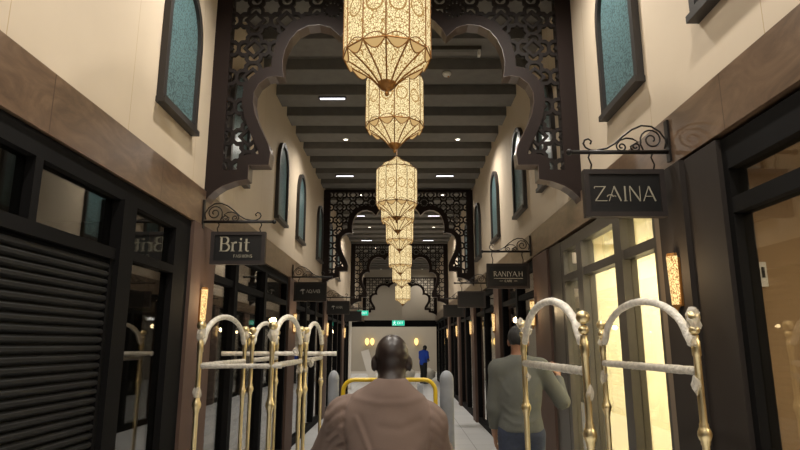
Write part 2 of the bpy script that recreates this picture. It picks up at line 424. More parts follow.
MB().box(-.058, -.05, 1.58, 2.33, .14, 2.20).build('glass_pane', 'glass', r)
roller_shutter(-1, -1.0, 3.598, 0, 2.165, .04, 'black slatted roller shutter nearest on the left, filling the lower left of the photo')
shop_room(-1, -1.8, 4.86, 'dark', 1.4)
pillar(-1, 4.84, 5.45, 'pillar', .03)
LB = [(5.45, 9.2, (6.28, 7.65)), (9.8, 13.4, (11.0, 12.2)), (14.0, 17.6, (15.2, 16.4)), (18.2, 20.1, (19.1,))]
ln = ['black glazed shopfront behind the luggage carts, beneath and beyond the Brit sign', 'black glazed shopfront beyond the first palm-logo sign, second past the Brit sign on the left',
      'dark glazed shopfront beyond the farther palm-logo sign on the left', 'farthest dark glazed shopfront on the left beside the exit sign']
sn = ['grey slatted shutter behind the glass beneath the Brit sign', 'shutter behind glass under the first palm-logo sign', 'shutter behind glass under the farther palm-logo sign', 'farthest shutter on the left near the exit sign']
for (a, b, ms), l, s_ in zip(LB, ln, sn):
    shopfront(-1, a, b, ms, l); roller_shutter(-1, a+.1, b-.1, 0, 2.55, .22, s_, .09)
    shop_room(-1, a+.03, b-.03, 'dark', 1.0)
for a, b in ((9.2, 9.8), (13.4, 14.0), (17.6, 18.2)): pillar(-1, a, b, 'pillar', .03)
# right side
shopfront(1, .4, 2.86, (), 'black framed shop window nearest on the right with a dim brown room behind', tz=2.33, hz=2.52, th=.04, jw=.045)
shop_room(1, -.5, 3.32, 'brown', 2.6)
pillar(1, 2.86, 3.2, 'pillar_d', .02, .1); pillar(1, 3.2, 3.52, 'pillar_d', .05, .1); pillar(1, 3.52, 3.65, 'pillar_l', .02, .1)
shopfront(1, 3.65, 5.95, (4.34, 5.3), 'grey framed shop window full of cream light below the ZAINA sign', 'frame_g', tz=2.3, mw=.15)
shop_room(1, 3.6, 6.0, 'cream', 2.2)
pillar(1, 5.95, 6.4, 'frame_g', .0); pillar(1, 6.4, 7.1, 'pillar', .03)
RB = [(7.1, 9.6, (8.3,)), (10.3, 13.0, (11.6,)), (13.7, 16.4, (15.0,)), (17.1, 19.8, (18.4,)), (20.5, 27.9, (22.3, 24.1, 26.0))]
ln = ['dark glazed shopfront beneath and beyond the RANIYA.H sign', 'dark glazed shopfront second past the RANIYA.H sign on the right', 'dark glazed shopfront third past the RANIYA.H sign on the right',
      'dark glazed shopfront fourth past the RANIYA.H sign on the right', 'farthest dark glazed shopfront on the right, nearest the man in blue']
for (a, b, ms), l in zip(RB, ln):
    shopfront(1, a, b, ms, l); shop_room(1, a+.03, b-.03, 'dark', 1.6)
for a, b in ((9.6, 10.3), (13.0, 13.7), (16.4, 17.1), (19.8, 20.5)):
    pillar(1, a, b-.2, 'pillar', .05); pillar(1, b-.2, b, 'pillar_l', .02)
o = thing('wall_switch', 'small white switch box on the brown wall inside the nearest right shop', 'switch', (2.035, 3.319, 2.04))
MB().box(-.05, .05, -.03, 0, -.07, .07).build('housing', 'white', o); MB().box(.02, .035, -.036, -.03, -.02, .04).build('rocker', 'rubber', o)
for i, (xx, yy) in enumerate(((2.3, 5.15), (2.5, 4.5))):
    o = thing('track_spotlight', ['grey spotlight under the ceiling of the cream lit shop, farther one', 'grey spotlight under the ceiling of the cream lit shop, nearer one'][i], 'spotlight', (xx, yy, 2.68), 0, 'spotlights in the lit shop')
    MB().tube([(0, 0, 0), (0, 0, -.12)], .012).build('stem', 'frame_g', o)
    MB().tube([(.06, 0, -.1), (-.1, 0, -.2)], .045, 14).build('head', 'frame_g', o)

# ------------------------------------------------------------------ arch screens (pierced tracery)
PROF = [(1.725, 2.90), (1.685, 2.965), (1.63, 3.02), (1.565, 3.065), (1.45, 3.11), (1.335, 3.13), (1.335, 3.265), (1.15, 3.265), (1.14, 3.385), (1.165, 3.47), (1.205, 3.55), (1.25, 3.64), (1.30, 3.76), (1.325, 3.88), (1.322, 3.98),
        (1.28, 4.07), (1.20, 4.135), (1.12, 4.15), (1.045, 4.137), (1.06, 4.21), (1.064, 4.31), (1.045, 4.42), (1.0, 4.53), (.93, 4.62), (.83, 4.675), (.72, 4.687), (.61, 4.655), (.51, 4.56),
        (.47, 4.64), (.40, 4.72), (.31, 4.79), (.2, 4.84), (.1, 4.865), (0, 4.87)]
def seg_dist(U, Z, a, b):
    ax, az = a; bx, bz = b; dx, dz = bx-ax, bz-az; L = dx*dx+dz*dz+1e-12
    t = np.clip(((U-ax)*dx+(Z-az)*dz)/L, 0, 1)
    return np.hypot(U-ax-t*dx, Z-az-t*dz)
def open_sdf(U, Z):
    """signed distance to the opening (negative inside the opening)"""
    d = np.full(U.shape, 9.)
    for i in range(len(PROF)-1): d = np.minimum(d, seg_dist(U, Z, PROF[i], PROF[i+1]))
    poly = PROF+[(0, 2.5), (1.725, 2.5)]; ins = np.zeros(U.shape, bool)
    j = len(poly)-1
    for i in range(len(poly)):
        xi, yi = poly[i]; xj, yj = poly[j]
        if yi != yj:
            c = ((yi > Z) != (yj > Z)) & (U < (xj-xi)*(Z-yi)/(yj-yi)+xi); ins ^= c
        j = i
    return np.where(ins, -d, d)
def star_pattern(U, Z, cell=.30, R=.105, w=.027):
    u = (U/cell+.5) % 1-.5; z = ((Z-3.1)/cell+.5) % 1-.5; u = u*cell; z = z*cell
    s1 = np.maximum(abs(u), abs(z))-R*.78; s2 = (abs(u)+abs(z))/math.sqrt(2)-R*.78
    star = np.minimum(s1, s2)                 # eight-pointed star, negative inside
    line = abs(star)-w*.62
    orth = np.where(star > 0, np.minimum(abs(u), abs(z)), 9)-w*.6
    # corner octagon ring
    uc = cell/2-abs(u); zc = cell/2-abs(z)
    ring = np.maximum(abs((uc+zc)/math.sqrt(2)-.062)-w*.5, np.where((uc+zc) < .2, -1, 1))
    return np.minimum(np.minimum(line, orth), ring)
def contour_mesh(F, xs, zs, y0, y1):
    """solid (F<0) region of a grid, extruded from y0 to y1, contour clipped cell by cell"""
    nx, nz = F.shape; V = {}; vs = []
    def vid(key, x, z):
        if key not in V: V[key] = len(vs); vs.append((x, z))
        return V[key]
    S = F < 0; polys = []; edges = []
    full = S[:-1, :-1] & S[1:, :-1] & S[:-1, 1:] & S[1:, 1:]
    anyc = S[:-1, :-1] | S[1:, :-1] | S[:-1, 1:] | S[1:, 1:]
    for j in range(nz-1):
        row = full[:, j]; i = 0
        idx = np.flatnonzero(row)
        if len(idx):
            cuts = np.split(idx, np.flatnonzero(np.diff(idx) > 1)+1)
            for c in cuts:
                a, b = int(c[0]), int(c[-1])+1
                polys.append([vid(('c', a, j), xs[a], zs[j]), vid(('c', b, j), xs[b], zs[j]), vid(('c', b, j+1), xs[b], zs[j+1]), vid(('c', a, j+1), xs[a], zs[j+1])])
    for i, j in zip(*np.nonzero(anyc & ~full)):
        i, j = int(i), int(j)
        cs = [(i, j), (i+1, j), (i+1, j+1), (i, j+1)]; poly = []; cr = []
        for q in range(4):
            a, b = cs[q], cs[(q+1) % 4]; fa, fb = F[a], F[b]
            if fa < 0: poly.append(vid(('c', *a), xs[a[0]], zs[a[1]]))
            if (fa < 0) != (fb < 0):
                t = fa/(fa-fb); k_ = ('e', *min(a, b), *max(a, b))
                v = vid(k_, xs[a[0]]+t*(xs[b[0]]-xs[a[0]]), zs[a[1]]+t*(zs[b[1]]-zs[a[1]])); poly.append(v); cr.append((v, fa < 0))
        if len(poly) >= 3: polys.append(poly)
        if len(cr) == 2:
            ex, en = (cr[0][0], cr[1][0]) if cr[0][1] else (cr[1][0], cr[0][0]); edges.append((ex, en))
        elif len(cr) == 4:
            seq = cr if cr[0][1] else cr[1:]+cr[:1]
            edges += [(seq[0][0], seq[1][0]), (seq[2][0], seq[3][0])]
    # outer boundary of the grid
    for i in range(nx-1):
        for j, dr in ((0, 1), (nz-1, -1)):
            if S[i, j] and S[i+1, j]: edges.append((V[('c', i, j)], V[('c', i+1, j)]) if ('c', i, j) in V and ('c', i+1, j) in V else None)
    for j in range(nz-1):
        for i in (0, nx-1):
            if S[i, j] and S[i, j+1]: edges.append((V[('c', i, j)], V[('c', i, j+1)]) if ('c', i, j) in V and ('c', i, j+1) in V else None)
    edges = [e for e in edges if e]
    n = len(vs); m = MB()
    vv = [(x, y0, z) for x, z in vs]+[(x, y1, z) for x, z in vs]
    fs = [p for p in polys]+[[q+n for q in reversed(p)] for p in polys]+[[b, a, a+n, b+n] for a, b in edges]
    m.v = vv; m.f = fs; m.uv = [None]*len(fs)
    return m
xs = np.linspace(-1.725, 1.725, 321); zs = np.linspace(2.90, 5.16, 211)
Xg, Zg = np.meshgrid(xs, zs, indexing='ij'); Ug = abs(Xg)
D = open_sdf(Ug, Zg)                                # >0 in the panel
border = np.where(D < 0, 1., -1.)
solid = np.minimum.reduce([D-.105, (1.725-Ug)-.15, (5.16-Zg)-.06, np.full(D.shape, 9.)])   # <0 -> within the border band
low = (Zg-3.22)                                     # solid foot
solid = np.minimum(solid, low)
frameF = np.maximum(solid, -D)                      # in border and in panel
tr = star_pattern(Ug, Zg)
# rosette beside the crown of the arch
rd = np.hypot(Ug-.60, Zg-4.86); ra = np.arctan2(Zg-4.86, Ug-.60)
ros = np.minimum(abs(rd-.105)-.012, np.maximum(rd-.105, abs(np.sin(ra*6))*rd*.16-.008)); ros = np.minimum(ros, abs(rd-.045)-.014)
tr = np.where(rd < .118, ros, tr)
latF = np.maximum(np.maximum(tr, -(D-.09)), -(np.minimum((1.725-Ug)-.135, np.minimum((5.16-Zg)-.05, Zg-3.20))))
fm = contour_mesh(frameF, xs, zs, 0., .115).data('frame', 'wood')
lm = contour_mesh(latF, xs, zs, .02, .052).data('lattice', 'lattice')
lit_strip = MB()                                            # strip along the cusped edge, its paler colour standing in for lit wood
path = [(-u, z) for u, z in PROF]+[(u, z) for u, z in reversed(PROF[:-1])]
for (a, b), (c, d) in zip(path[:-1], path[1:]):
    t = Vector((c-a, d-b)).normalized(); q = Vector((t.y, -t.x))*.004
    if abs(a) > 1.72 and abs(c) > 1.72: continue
    lit_strip.add([(a, -.004, b), (c, -.004, d), (c, .145, d), (a, .145, b), (a+q.x, -.004, b+q.y), (c+q.x, -.004, d+q.y), (c+q.x, .145, d+q.y), (a+q.x, .145, b+q.y)],
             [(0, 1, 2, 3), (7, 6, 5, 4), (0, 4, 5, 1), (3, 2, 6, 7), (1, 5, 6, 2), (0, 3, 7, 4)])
em = lit_strip.data('lit_edge_strip', 'lit_edge')
al = ['dark carved wooden arch screen nearest the camera, framing the view beyond', 'second carved arch screen along the arcade, behind the third and fourth lanterns', 'third carved arch screen, smaller and nested inside the second', 'farthest carved arch screen just before the end lintel']
for yy, l in zip((5.1, 13.0, 20.4, 27.0), al):
    r = thing('arch_screen', l, 'arch screen', (CX, yy, 0), 0, 'carved arch screens across the arcade')
    link('frame', fm, r); link('lattice', lm, r); link('lit_edge_strip', em, r)['label'] = 'brown strip along the cusped edge, coloured paler as if lit from below'
    if yy > 25: r.scale = (1, 1, .80); r.location.z = 2.90*.20      # the last screen is lower than the others

# ------------------------------------------------------------------ lanterns
def lantern_proto():
    r = thing('lantern', '', 'lantern', (0, 0, 0), 0, 'row of hanging lanterns')
    R = .32; n = 12; zb = .30; zt = .86          # z measured up from the tip
    MB().lathe([(R, zb), (R, zt)], n, uv=True, cap=False).build('shade', 'shade', r)
    # bowl
    bp = [(.058, .085), (.076, .112), (.122, .162), (.19, .218), (.268, .272), (.30, .296)]
    MB().lathe(bp, n, uv=True, cap=False).build('bowl', 'cone', r)
    # scalloped petals under the rim
    pt = MB()
    for k in range(n):
        a0, a1 = 2*PI*k/n, 2*PI*(k+1)/n; A = Vector((R*math.cos(a0), R*math.sin(a0), zb)); B = Vector((R*math.cos(a1), R*math.sin(a1), zb))
        mid = (A+B)/2; inn = Vector((-mid.x, -mid.y, 0)).normalized()
        arc = [A+(B-A)*t+Vector((0, 0, -.064*math.sin(PI*t)))+inn*(.022*math.sin(PI*t)) for t in [i/8 for i in range(9)]]
        inner = [p+inn*.008 for p in arc]
        vs = arc+inner; q = len(arc)
        pt.add(vs, [tuple(range(q)), tuple(range(2*q-1, q-1, -1))]+[(i, q+i, q+i+1, i+1) for i in range(q-1)])
    pt.build('petals', 'petal', r)
    rb = MB()
    for k in range(n):
        a = 2*PI*k/n; c, s = math.cos(a), math.sin(a)
        rb.tube([(R*c, R*s, zb), (R*c, R*s, zt)], .0055, 6)
        rb.tube([((q+.006)*c, (q+.006)*s, z) for q, z in bp]+[(R*c, R*s, zb)], .0065, 6)
    for z in (zb, zt): rb.tube([(R*math.cos(2*PI*k/n), R*math.sin(2*PI*k/n), z) for k in range(n)], .007, 6, True)
    for k in range(n):
        a0, a1 = 2*PI*k/n, 2*PI*(k+1)/n; A = Vector((R*math.cos(a0), R*math.sin(a0), zb)); B = Vector((R*math.cos(a1), R*math.sin(a1), zb))
        mid = (A+B)/2; inn = Vector((-mid.x, -mid.y, 0)).normalized()
        rb.tube([A+(B-A)*t+Vector((0, 0, -.064*math.sin(PI*t)))+inn*(.022*math.sin(PI*t)) for t in [i/8 for i in range(9)]], .005, 5)
        rb.tube([A+(B-A)*t+Vector((0, 0, .04*math.sin(PI*t)))-inn*.004 for t in [i/8 for i in range(9)]], .004, 5)
    rb.build('ribs', 'bronze', r)
    cp = [(.29, .86), (.275, .885), (.245, .9), (.235, .94), (.15, .985), (.075, 1.03), (.035, 1.075)]
    MB().lathe(cp, n, uv=True, cap=False).build('crown', 'cone', r)
    cr = MB()
    for k in range(n):
        a = 2*PI*k/n; cr.tube([((q+.004)*math.cos(a), (q+.004)*math.sin(a), z) for q, z in cp], .005, 5)
    cr.build('crown_ribs', 'bronze', r)
    MB().lathe([(.001, 0), (.012, .006), (.018, .025), (.012, .04), (.042, .055), (.066, .082), (.07, .102), (.058, .125)], 16).build('finial', 'bronze', r, True)
    return r
LD = [(3.9, 3.40), (6.05, 3.70), (8.8, 3.49), (11.0, 3.71), (13.4, 3.73), (16.1, 3.5), (20.0, 3.5), (24.6, 3.2)]
ll = ['largest and nearest glowing gold lantern, cut off by the top of the photo', 'second glowing lantern, hanging just below and behind the nearest', 'third glowing lantern from the front, with its full crown in view', 'fourth lantern from the front, partly behind the third',
      'fifth lantern from the front in the row', 'sixth lantern from the front in the row', 'seventh lantern from the front, second smallest', 'smallest, farthest and lowest-looking lantern with its whole tip in view']
proto = lantern_proto()
for i, ((yy, z), l) in enumerate(zip(LD, ll)):
    xx = CX+(-.03, 0, 0, 0, .03, .04, .08, .13)[i]
    if i == 0: proto.location = (xx, yy, z); proto['label'] = l; q = proto
    else: q = dup(proto, (xx, yy, z), None, l)
for q in [o for o in list(COL.objects) if o.name.split('.')[0] == 'lantern']:
    MB().tube([(0, 0, 1.07), (0, 0, 5.309-q.location.z)], .009, 8).build('hanging_rod', 'bronze', q)

# ------------------------------------------------------------------ sconces
def sconce_proto():
    r = thing('wall_sconce', '', 'wall lamp', (0, 0, 0), 0, 'gold wall lamps on the pillars')    # faces +x, centre height 0
    MB().box(0, .015, -.046, .046, -.16, .16).build('backplate', 'bronze', r)
    n = 8; vs = []; fs = []; uv = []
    ring = [(.052*math.sin(PI*k/n), -.045*math.cos(PI*k/n)) for k in range(n+1)]
    for z, s in ((-.15, .8), (.17, 1.)):
        for a, b in ring: vs.append((.016+a*s, b*s, z))
    for k in range(n): fs.append((k, k+1, n+2+k, n+1+k)); uv.append([(k/3, 0), ((k+1)/3, 0), ((k+1)/3, 1), (k/3, 1)])
    MB().add(vs, fs, uv).build('shade', 'sconce', r)
    b = MB(); cap = [(0.016+a, bb, .17) for a, bb in ring]+[(0.016+a*.9, bb*.9, .19) for a, bb in ring]
    b.add(cap, [tuple(range(n+1))[::-1], tuple(range(n+1, 2*n+2))]+[(k, k+1, n+2+k, n+1+k) for k in range(n)])
    b.build('cap', 'bronze', r); b = MB()
    low = [(0.016+a*.8, bb*.8, -.15) for a, bb in ring]; b.add(low+[(.03, 0, -.21)], [(k+1, k, n+1) for k in range(n)]+[tuple(range(n+1))])
    b.build('cap', 'bronze', r)
    return r
sp = sconce_proto(); sp.scale = (.85, .85, .87)
SL = [(-1, 5.12, 'lit gold wall lamp on the brown pillar below the Brit sign, leftmost'), (-1, 9.55, 'lit gold wall lamp below the first palm-logo sign on the left'), (-1, 13.8, 'lit gold wall lamp below the farther palm-logo sign'), (-1, 18.0, 'farthest lit gold wall lamp on the left pillars'),
      (1, 3.335, 'large lit tracery wall lamp on the dark pillar below the ZAINA sign'), (1, 7.0, 'lit gold wall lamp behind the man in grey, below the RANIYA.H sign'), (1, 10.0, 'lit wall lamp on a pale pillar strip, second past the ZAINA sign'),
      (1, 13.35, 'lit wall lamp third past the RANIYA.H sign on the right'), (1, 16.75, 'lit wall lamp fourth past the RANIYA.H sign on the right'), (1, 20.15, 'farthest lit wall lamp on the right pillars')]
for i, (s, yy, l) in enumerate(SL):
    x = XL+.031 if s < 0 else XR-.051; z = 1.975 if s < 0 else 2.0
    if i == 0: sp.location = (x, yy, z); sp.rotation_euler = (0, 0, 0); sp['label'] = l
    else: dup(sp, (x, yy, z), 0 if s < 0 else PI, l)
    L = bpy.data.lights.new('sconce_light', 'POINT'); L.energy = 4; L.color = (1, .72, .4); L.shadow_soft_size = .05
    o = bpy.data.objects.new('sconce_light', L); COL.objects.link(o); o.location = (x+(-s)*.16, yy, z+.05)

# ------------------------------------------------------------------ hanging signs
def spiral(cx, cz, r, turns, a0, dirn=1, n=26, rend=.18):
    return [(cx+r*(1-(1-rend)*i/n)*math.cos(a0+dirn*2*PI*turns*i/n), cz+r*(1-(1-rend)*i/n)*math.sin(a0+dirn*2*PI*turns*i/n)) for i in range(n+1)]
def sign_bracket(side, yy, label, zbar=2.79, L=.60, ztop=2.68, xc=.325, hw=.19):
    x = XL+.021 if side < 0 else XR-.021; s = -side
    r = thing('sign_bracket', label, 'sign bracket', (x, yy, zbar), 0, 'wrought iron sign brackets')
    P = lambda pts: [(s*a, 0, b) for a, b in pts]
    MB().box(0, s*.014, -.02, .02, -.06, .2).build('wall_plate', 'iron', r)
    b = MB().tube(P([(.012, 0), (L, 0)]), .0135, 10); b.ball((s*(L+.012), 0, 0), .02, 10); b.build('bar', 'iron', r, True)
    sw = MB().tube(P([(.03, .02)]+[(.02+.0*t, .03+.05*t) for t in (.5, 1)]+[(.05, .13), (.10, .165), (.16, .17), (.22, .145), (.28, .1), (.33, .055), (.38, .025), (.44, .012)]), .006, 6)
    sw.tube(P([(.44, .012), (.48, .014), (.51, .03), (.522, .055), (.512, .078), (.49, .085), (.472, .07), (.48, .052)]), .006, 6)
    sw.build('scroll', 'iron', r, True)
    MB().tube(P([(.16, .014), (.175, .05)]+spiral(.105, .08, .07, 1.7, -.3, 1)), .0055, 6).build('scroll', 'iron', r, True)
    MB().tube(P(spiral(.205, .035, .032, 1.5, 0., -1)[::-1]+[(.24, .05), (.225, .07)][:0]+[(.19, .065), (.22, .085), (.26, .09), (.30, .075)]+spiral(.29, .035, .034, 1.5, 1.0, -1)), .0055, 6).build('scroll', 'iron', r, True)
    dz = zbar-ztop-.002
    for q in (xc-.021-hw, xc-.021+hw):
        MB().tube(P([(q, -.012), (q+.008, -.3*dz), (q, -.5*dz), (q-.008, -.7*dz), (q, -dz)]), .0055, 6).build('hook', 'iron', r, True)
    return r
def arc2(cx, cy, rx, ry, a0, a1, n=12): return [(cx+rx*math.cos(a0+(a1-a0)*i/n), cy+ry*math.sin(a0+(a1-a0)*i/n)) for i in range(n+1)]
TK, TN = .13, .05
GL = {  # glyph: (advance, [(pts, width)])
 'B': (.78, [([(.14, 0), (.14, 1)], TK), ([(.02, .985), (.4, .985)], TN), ([(.02, .02), (.42, .02)], TN), ([(.2, .53), (.42, .53)], TN), (arc2(.38, .76, .22, .225, PI/2, -PI/2), [TN, .08, .11, TK, TK, TK, TK, TK, TK, TK, .11, .08, TN]), (arc2(.4, .275, .28, .255, PI/2, -PI/2), [TN, .08, .11, TK, TK, TK, TK, TK, TK, TK, .11, .08, TN])]),
 'r': (.52, [([(.14, 0), (.14, .62)], TK), ([(.02, .6), (.16, .6)], TN), ([(.02, .02), (.28, .02)], TN), (arc2(.32, .42, .17, .19, PI, .35*PI), [.05, .06, .07, .08, .09, .1, .1, .11, .11, .12, .12, .13, .13])]),
 'i': (.34, [([(.16, 0), (.16, .62)], TK), ([(.03, .6), (.18, .6)], TN), ([(.03, .02), (.29, .02)], TN), ([(.16, .78), (.16, .91)], TK)]),
 't': (.46, [([(.2, .12), (.2, .86)], TK), ([(.04, .6), (.42, .6)], TN), (arc2(.31, .13, .11, .12, PI, 1.75*PI), [TK, .12, .11, .1, .09, .08, .07, .06, .06, .05, .05, .05, .05])]),
 'Z': (.88, [([(.08, .97), (.8, .97)], TN), ([(.76, .97), (.08, .02)], .085), ([(.06, .025), (.84, .025)], TN), ([(.08, .97), (.05, .85)], TN)]),
 'A': (.86, [([(.03, 0), (.42, 1)], TN), ([(.4, 1), (.8, 0)], .1), ([(.2, .32), (.66, .32)], TN)]),
 'a': (.92, [([(.06, 0), (.45, 1)], TN), ([(.43, 1), (.84, 0)], .1), (arc2(.16, .30, .2, .12, PI*.1, PI*1.05), [.03, .05, .08, .1, .1, .08, .06, .06, .08, .08, .06, .04, .03]), ([(.3, .3), (.45, .36), (.52, .3)], TN)]),
 'I': (.36, [([(.18, 0), (.18, 1)], .1), ([(.08, .02), (.28, .02)], TN)]),
 'N': (.92, [([(.12, 0), (.12, 1)], TN), ([(.12, 1), (.76, 0)], .09), ([(.76, 0), (.76, 1)], TN)]),
 'R': (.8, [([(.14, 0), (.14, 1)], .1), (arc2(.3, .76, .25, .23, PI/2, -PI/2), .07), ([(.14, .985), (.3, .985)], TN), ([(.14, .53), (.32, .53)], TN), ([(.34, .53), (.72, 0)], .09)]),
 'Y': (.8, [([(.04, 1), (.4, .5)], .09), ([(.76, 1), (.4, .5)], TN), ([(.4, .5), (.4, 0)], .09)]),
 '.': (.26, [([(.1, 0), (.1, .1)], .1)]),
 'H': (.9, [([(.14, 0), (.14, 1)], .09), ([(.76, 0), (.76, 1)], .09), ([(.14, .5), (.76, .5)], TN)]),
 'F': (.66, [([(.12, 0), (.12, 1)], .13), ([(.12, .95), (.6, .95)], .11), ([(.12, .52), (.52, .52)], .1)]),
 'S': (.68, [(arc2(.34, .74, .24, .24, PI*.15, PI*1.5)+arc2(.34, .26, .26, .24, PI*.45, -PI*.85), .12)]),
 'O': (.9, [(arc2(.42, .5, .34, .47, 0, 2*PI, 24), .12)]),
 'C': (.8, [(arc2(.42, .5, .34, .47, PI*.25, PI*1.75, 18), .12)]),
 'E': (.66, [([(.12, 0), (.12, 1)], .13), ([(.12, .95), (.58, .95)], .11), ([(.12, .5), (.52, .5)], .1), ([(.12, .05), (.58, .05)], .11)]),
 'Q': (.95, [(arc2(.42, .5, .34, .47, 0, 2*PI, 24), .1), ([(.5, .25), (.82, -.08)], .1)]),
 'X': (.8, [([(.08, 0), (.7, 1)], .11), ([(.08, 1), (.7, 0)], .11)]), 'T': (.75, [([(.36, 0), (.36, 1)], .12), ([(.04, .95), (.68, .95)], .11)]),
 ' ': (.4, [])}
def text(mb, s, o, h, ax=(1, 0, 0), up=(0, 0, 1), th=.004, sp=0., center=False, bold=1.):
    W = sum(GL[c][0]+sp for c in s)*h
    x = -W/2 if center else 0.; ax_ = Vector(ax); up_ = Vector(up)
    for c in s:
        adv, st = GL[c]
        for pts, w in st:
            ww = [q*h*bold for q in w] if isinstance(w, list) else w*h*bold
            mb.ribbon([((p[0])*h+x, p[1]*h) for p in pts], ww, o, ax, up, th)
        x += (adv+sp)*h
    return W
def palm_logo(mb, cx, cz, r, y):
    for k in range(7):
        a = PI*(.15+.8*k/6); e = (cx+r*math.cos(a), cz+r*math.sin(a)*.9)
        mb.ribbon([(cx, cz), ((cx+e[0])/2, (cz+e[1])/2+r*.22), (e[0], e[1]-r*.15)], [.2*r, .28*r, .05*r], (0, y, 0), (1, 0, 0), (0, 0, 1), .004)
    mb.ribbon([(cx, cz), (cx+.1*r, cz-.5*r), (cx+.05*r, cz-1.1*r)], .16*r, (0, y, 0), (1, 0, 0), (0, 0, 1), .004)
def sign(side, yy, kind, label, blabel):
    zc = 2.53 if kind == 'zaina' else 2.48; w, h = (.48 if kind in ('zaina', 'brit') else .53), (.29 if kind in ('zaina', 'brit') else .31)
    xc = .355 if kind == 'brit' else .32
    sign_bracket(side, yy, blabel, 2.72 if side < 0 else 2.79, .60 if side > 0 else .63, zc+h/2, xc)
    x = (XL if side < 0 else XR)+(-side)*xc
    r = thing('shop_sign', label, 'sign', (x, yy, zc), 0, 'hanging shop signs')
    MB().box(-w/2+.03, w/2-.03, -.016, .016, -h/2+.03, h/2-.03).build('board', 'board', r)
    MB().box(-w/2, w/2, -.028, .028, h/2-.03, h/2).box(-w/2, w/2, -.028, .028, -h/2, -h/2+.03).box(-w/2, -w/2+.03, -.028, .028, -h/2+.03, h/2-.03).box(w/2-.03, w/2, -.028, .028, -h/2+.03, h/2-.03).build('frame', 'boardf', r)
    t = MB(); yo = -.016
    def T(s, x0, z0, hh, center=False, sp=.0, bold=1.): text(t, s, (x0, yo, z0), hh, th=.004, center=center, sp=sp, bold=bold)
    mat = 'letter'
    if kind == 'brit':
        T('Brit', -.165, -.03, .13, bold=.95); T('FASHIONS', -.035, -.085, .026, sp=.06)
    elif kind == 'zaina':
        T('ZaINA', 0, -.05, .092, True, .02, bold=.85)
    elif kind == 'raniya':
        T('RANIYA.H', 0, -.005, .062, True, .02); t.ribbon([(-.18, 0), (.18, 0)], .004, (0, yo, -.03), (1, 0, 0), (0, 0, 1), .004)
        T('CAFE', 0, -.075, .026, True, .15); t.ribbon([(-.11, 0), (-.07, 0)], .003, (0, yo, -.062), (1, 0, 0), (0, 0, 1), .004); t.ribbon([(.07, 0), (.11, 0)], .003, (0, yo, -.062), (1, 0, 0), (0, 0, 1), .004); mat = 'letter_w'
    elif kind == 'palm':
        palm_logo(t, -.12, .01, .045, yo); T('AQAAB', -.065, -.02, .055, sp=-.05, bold=1.1); mat = 'letter_w'
    elif kind == 'palm2':
        palm_logo(t, -.11, .01, .045, yo); T('HAIR', -.05, -.02, .055, sp=.0, bold=1.1); mat = 'letter_w'
    if t.v: t.build('lettering', mat, r)
    return r
GL['J'] = GL['I']
sign(-1, 5.05, 'brit', 'black hanging shop sign reading Brit in pale serif letters', 'scrolled iron bracket carrying the Brit sign')
sign(1, 3.35, 'zaina', 'black hanging shop sign reading ZAINA, nearest on the right', 'scrolled iron bracket carrying the ZAINA sign')
sign(1, 7.2, 'raniya', 'brown hanging shop sign reading RANIYA.H above a thin line', 'scrolled iron bracket carrying the RANIYA.H sign')
sign(-1, 9.4, 'palm', 'dark hanging sign with a palm logo, the nearer of the two palm-logo signs', 'scrolled iron bracket above the nearer palm-logo sign')
sign(-1, 13.6, 'palm2', 'dark hanging sign with a palm logo, the farther of the two palm-logo signs', 'scrolled iron bracket above the farther palm-logo sign')
sign(1, 11.05, 'blank', 'plain dark hanging sign just past the second arch on the right', 'iron bracket carrying the plain sign next after RANIYA.H on the right')
sign(1, 14.9, 'blank', 'plain dark hanging sign farthest along the right side', 'iron bracket farthest along the right wall')
sign(-1, 17.8, 'blank', 'plain dark hanging sign farthest along the left side, near the exit light', 'iron bracket farthest along the left wall')

# ------------------------------------------------------------------ ceiling fittings
def spot_light(x, yy, z, e, col=(1, .93, .83), ang=165, size=.06, blend=1.):
    L = bpy.data.lights.new('downlight_lamp', 'SPOT'); L.energy = e; L.color = col; L.spot_size = math.radians(ang); L.spot_blend = blend; L.shadow_soft_size = size
    o = bpy.data.objects.new('downlight_lamp', L); COL.objects.link(o); o.location = (x, yy, z); return o
dp = None; DLY = [-1.4, 1.72, 4.06, 9.6, 13.45, 17.35, 21.25, 27.45]  # the last pair is added to brighten the wall over the far lintel
for yy in DLY:
    for s in (-1, 1):
        xx = CX+.08+s*.98
        lab = 'small round downlight in the black ceiling, %s row%s' % ('left' if s < 0 else 'right', ', added to brighten the far wall' if yy > 26 else (', beyond the second arch' if yy > 12 else (' between the first two arches' if yy > 5 else ', above the nearest bay')))
        if dp is None:
            dp = thing('downlight', lab, 'downlight', (xx, yy, 5.16), 0, 'round ceiling downlights')
            MB().lathe([(.035, -.012), (.05, -.012), (.055, 0), (.035, 0)], 16, cap=False).build('trim_ring', 'white', dp)
            MB().lathe([(.034, -.008), (.034, 0)], 16).build('lens', 'lamp', dp)
            q = dp
        else: q = dup(dp, (xx, yy, 5.16), None, lab)
        q['group'] = 'round ceiling downlights'
        spot_light(xx, yy, 5.12, 215 if yy < 5 else (90 if yy > 26 else 180))
lp = None
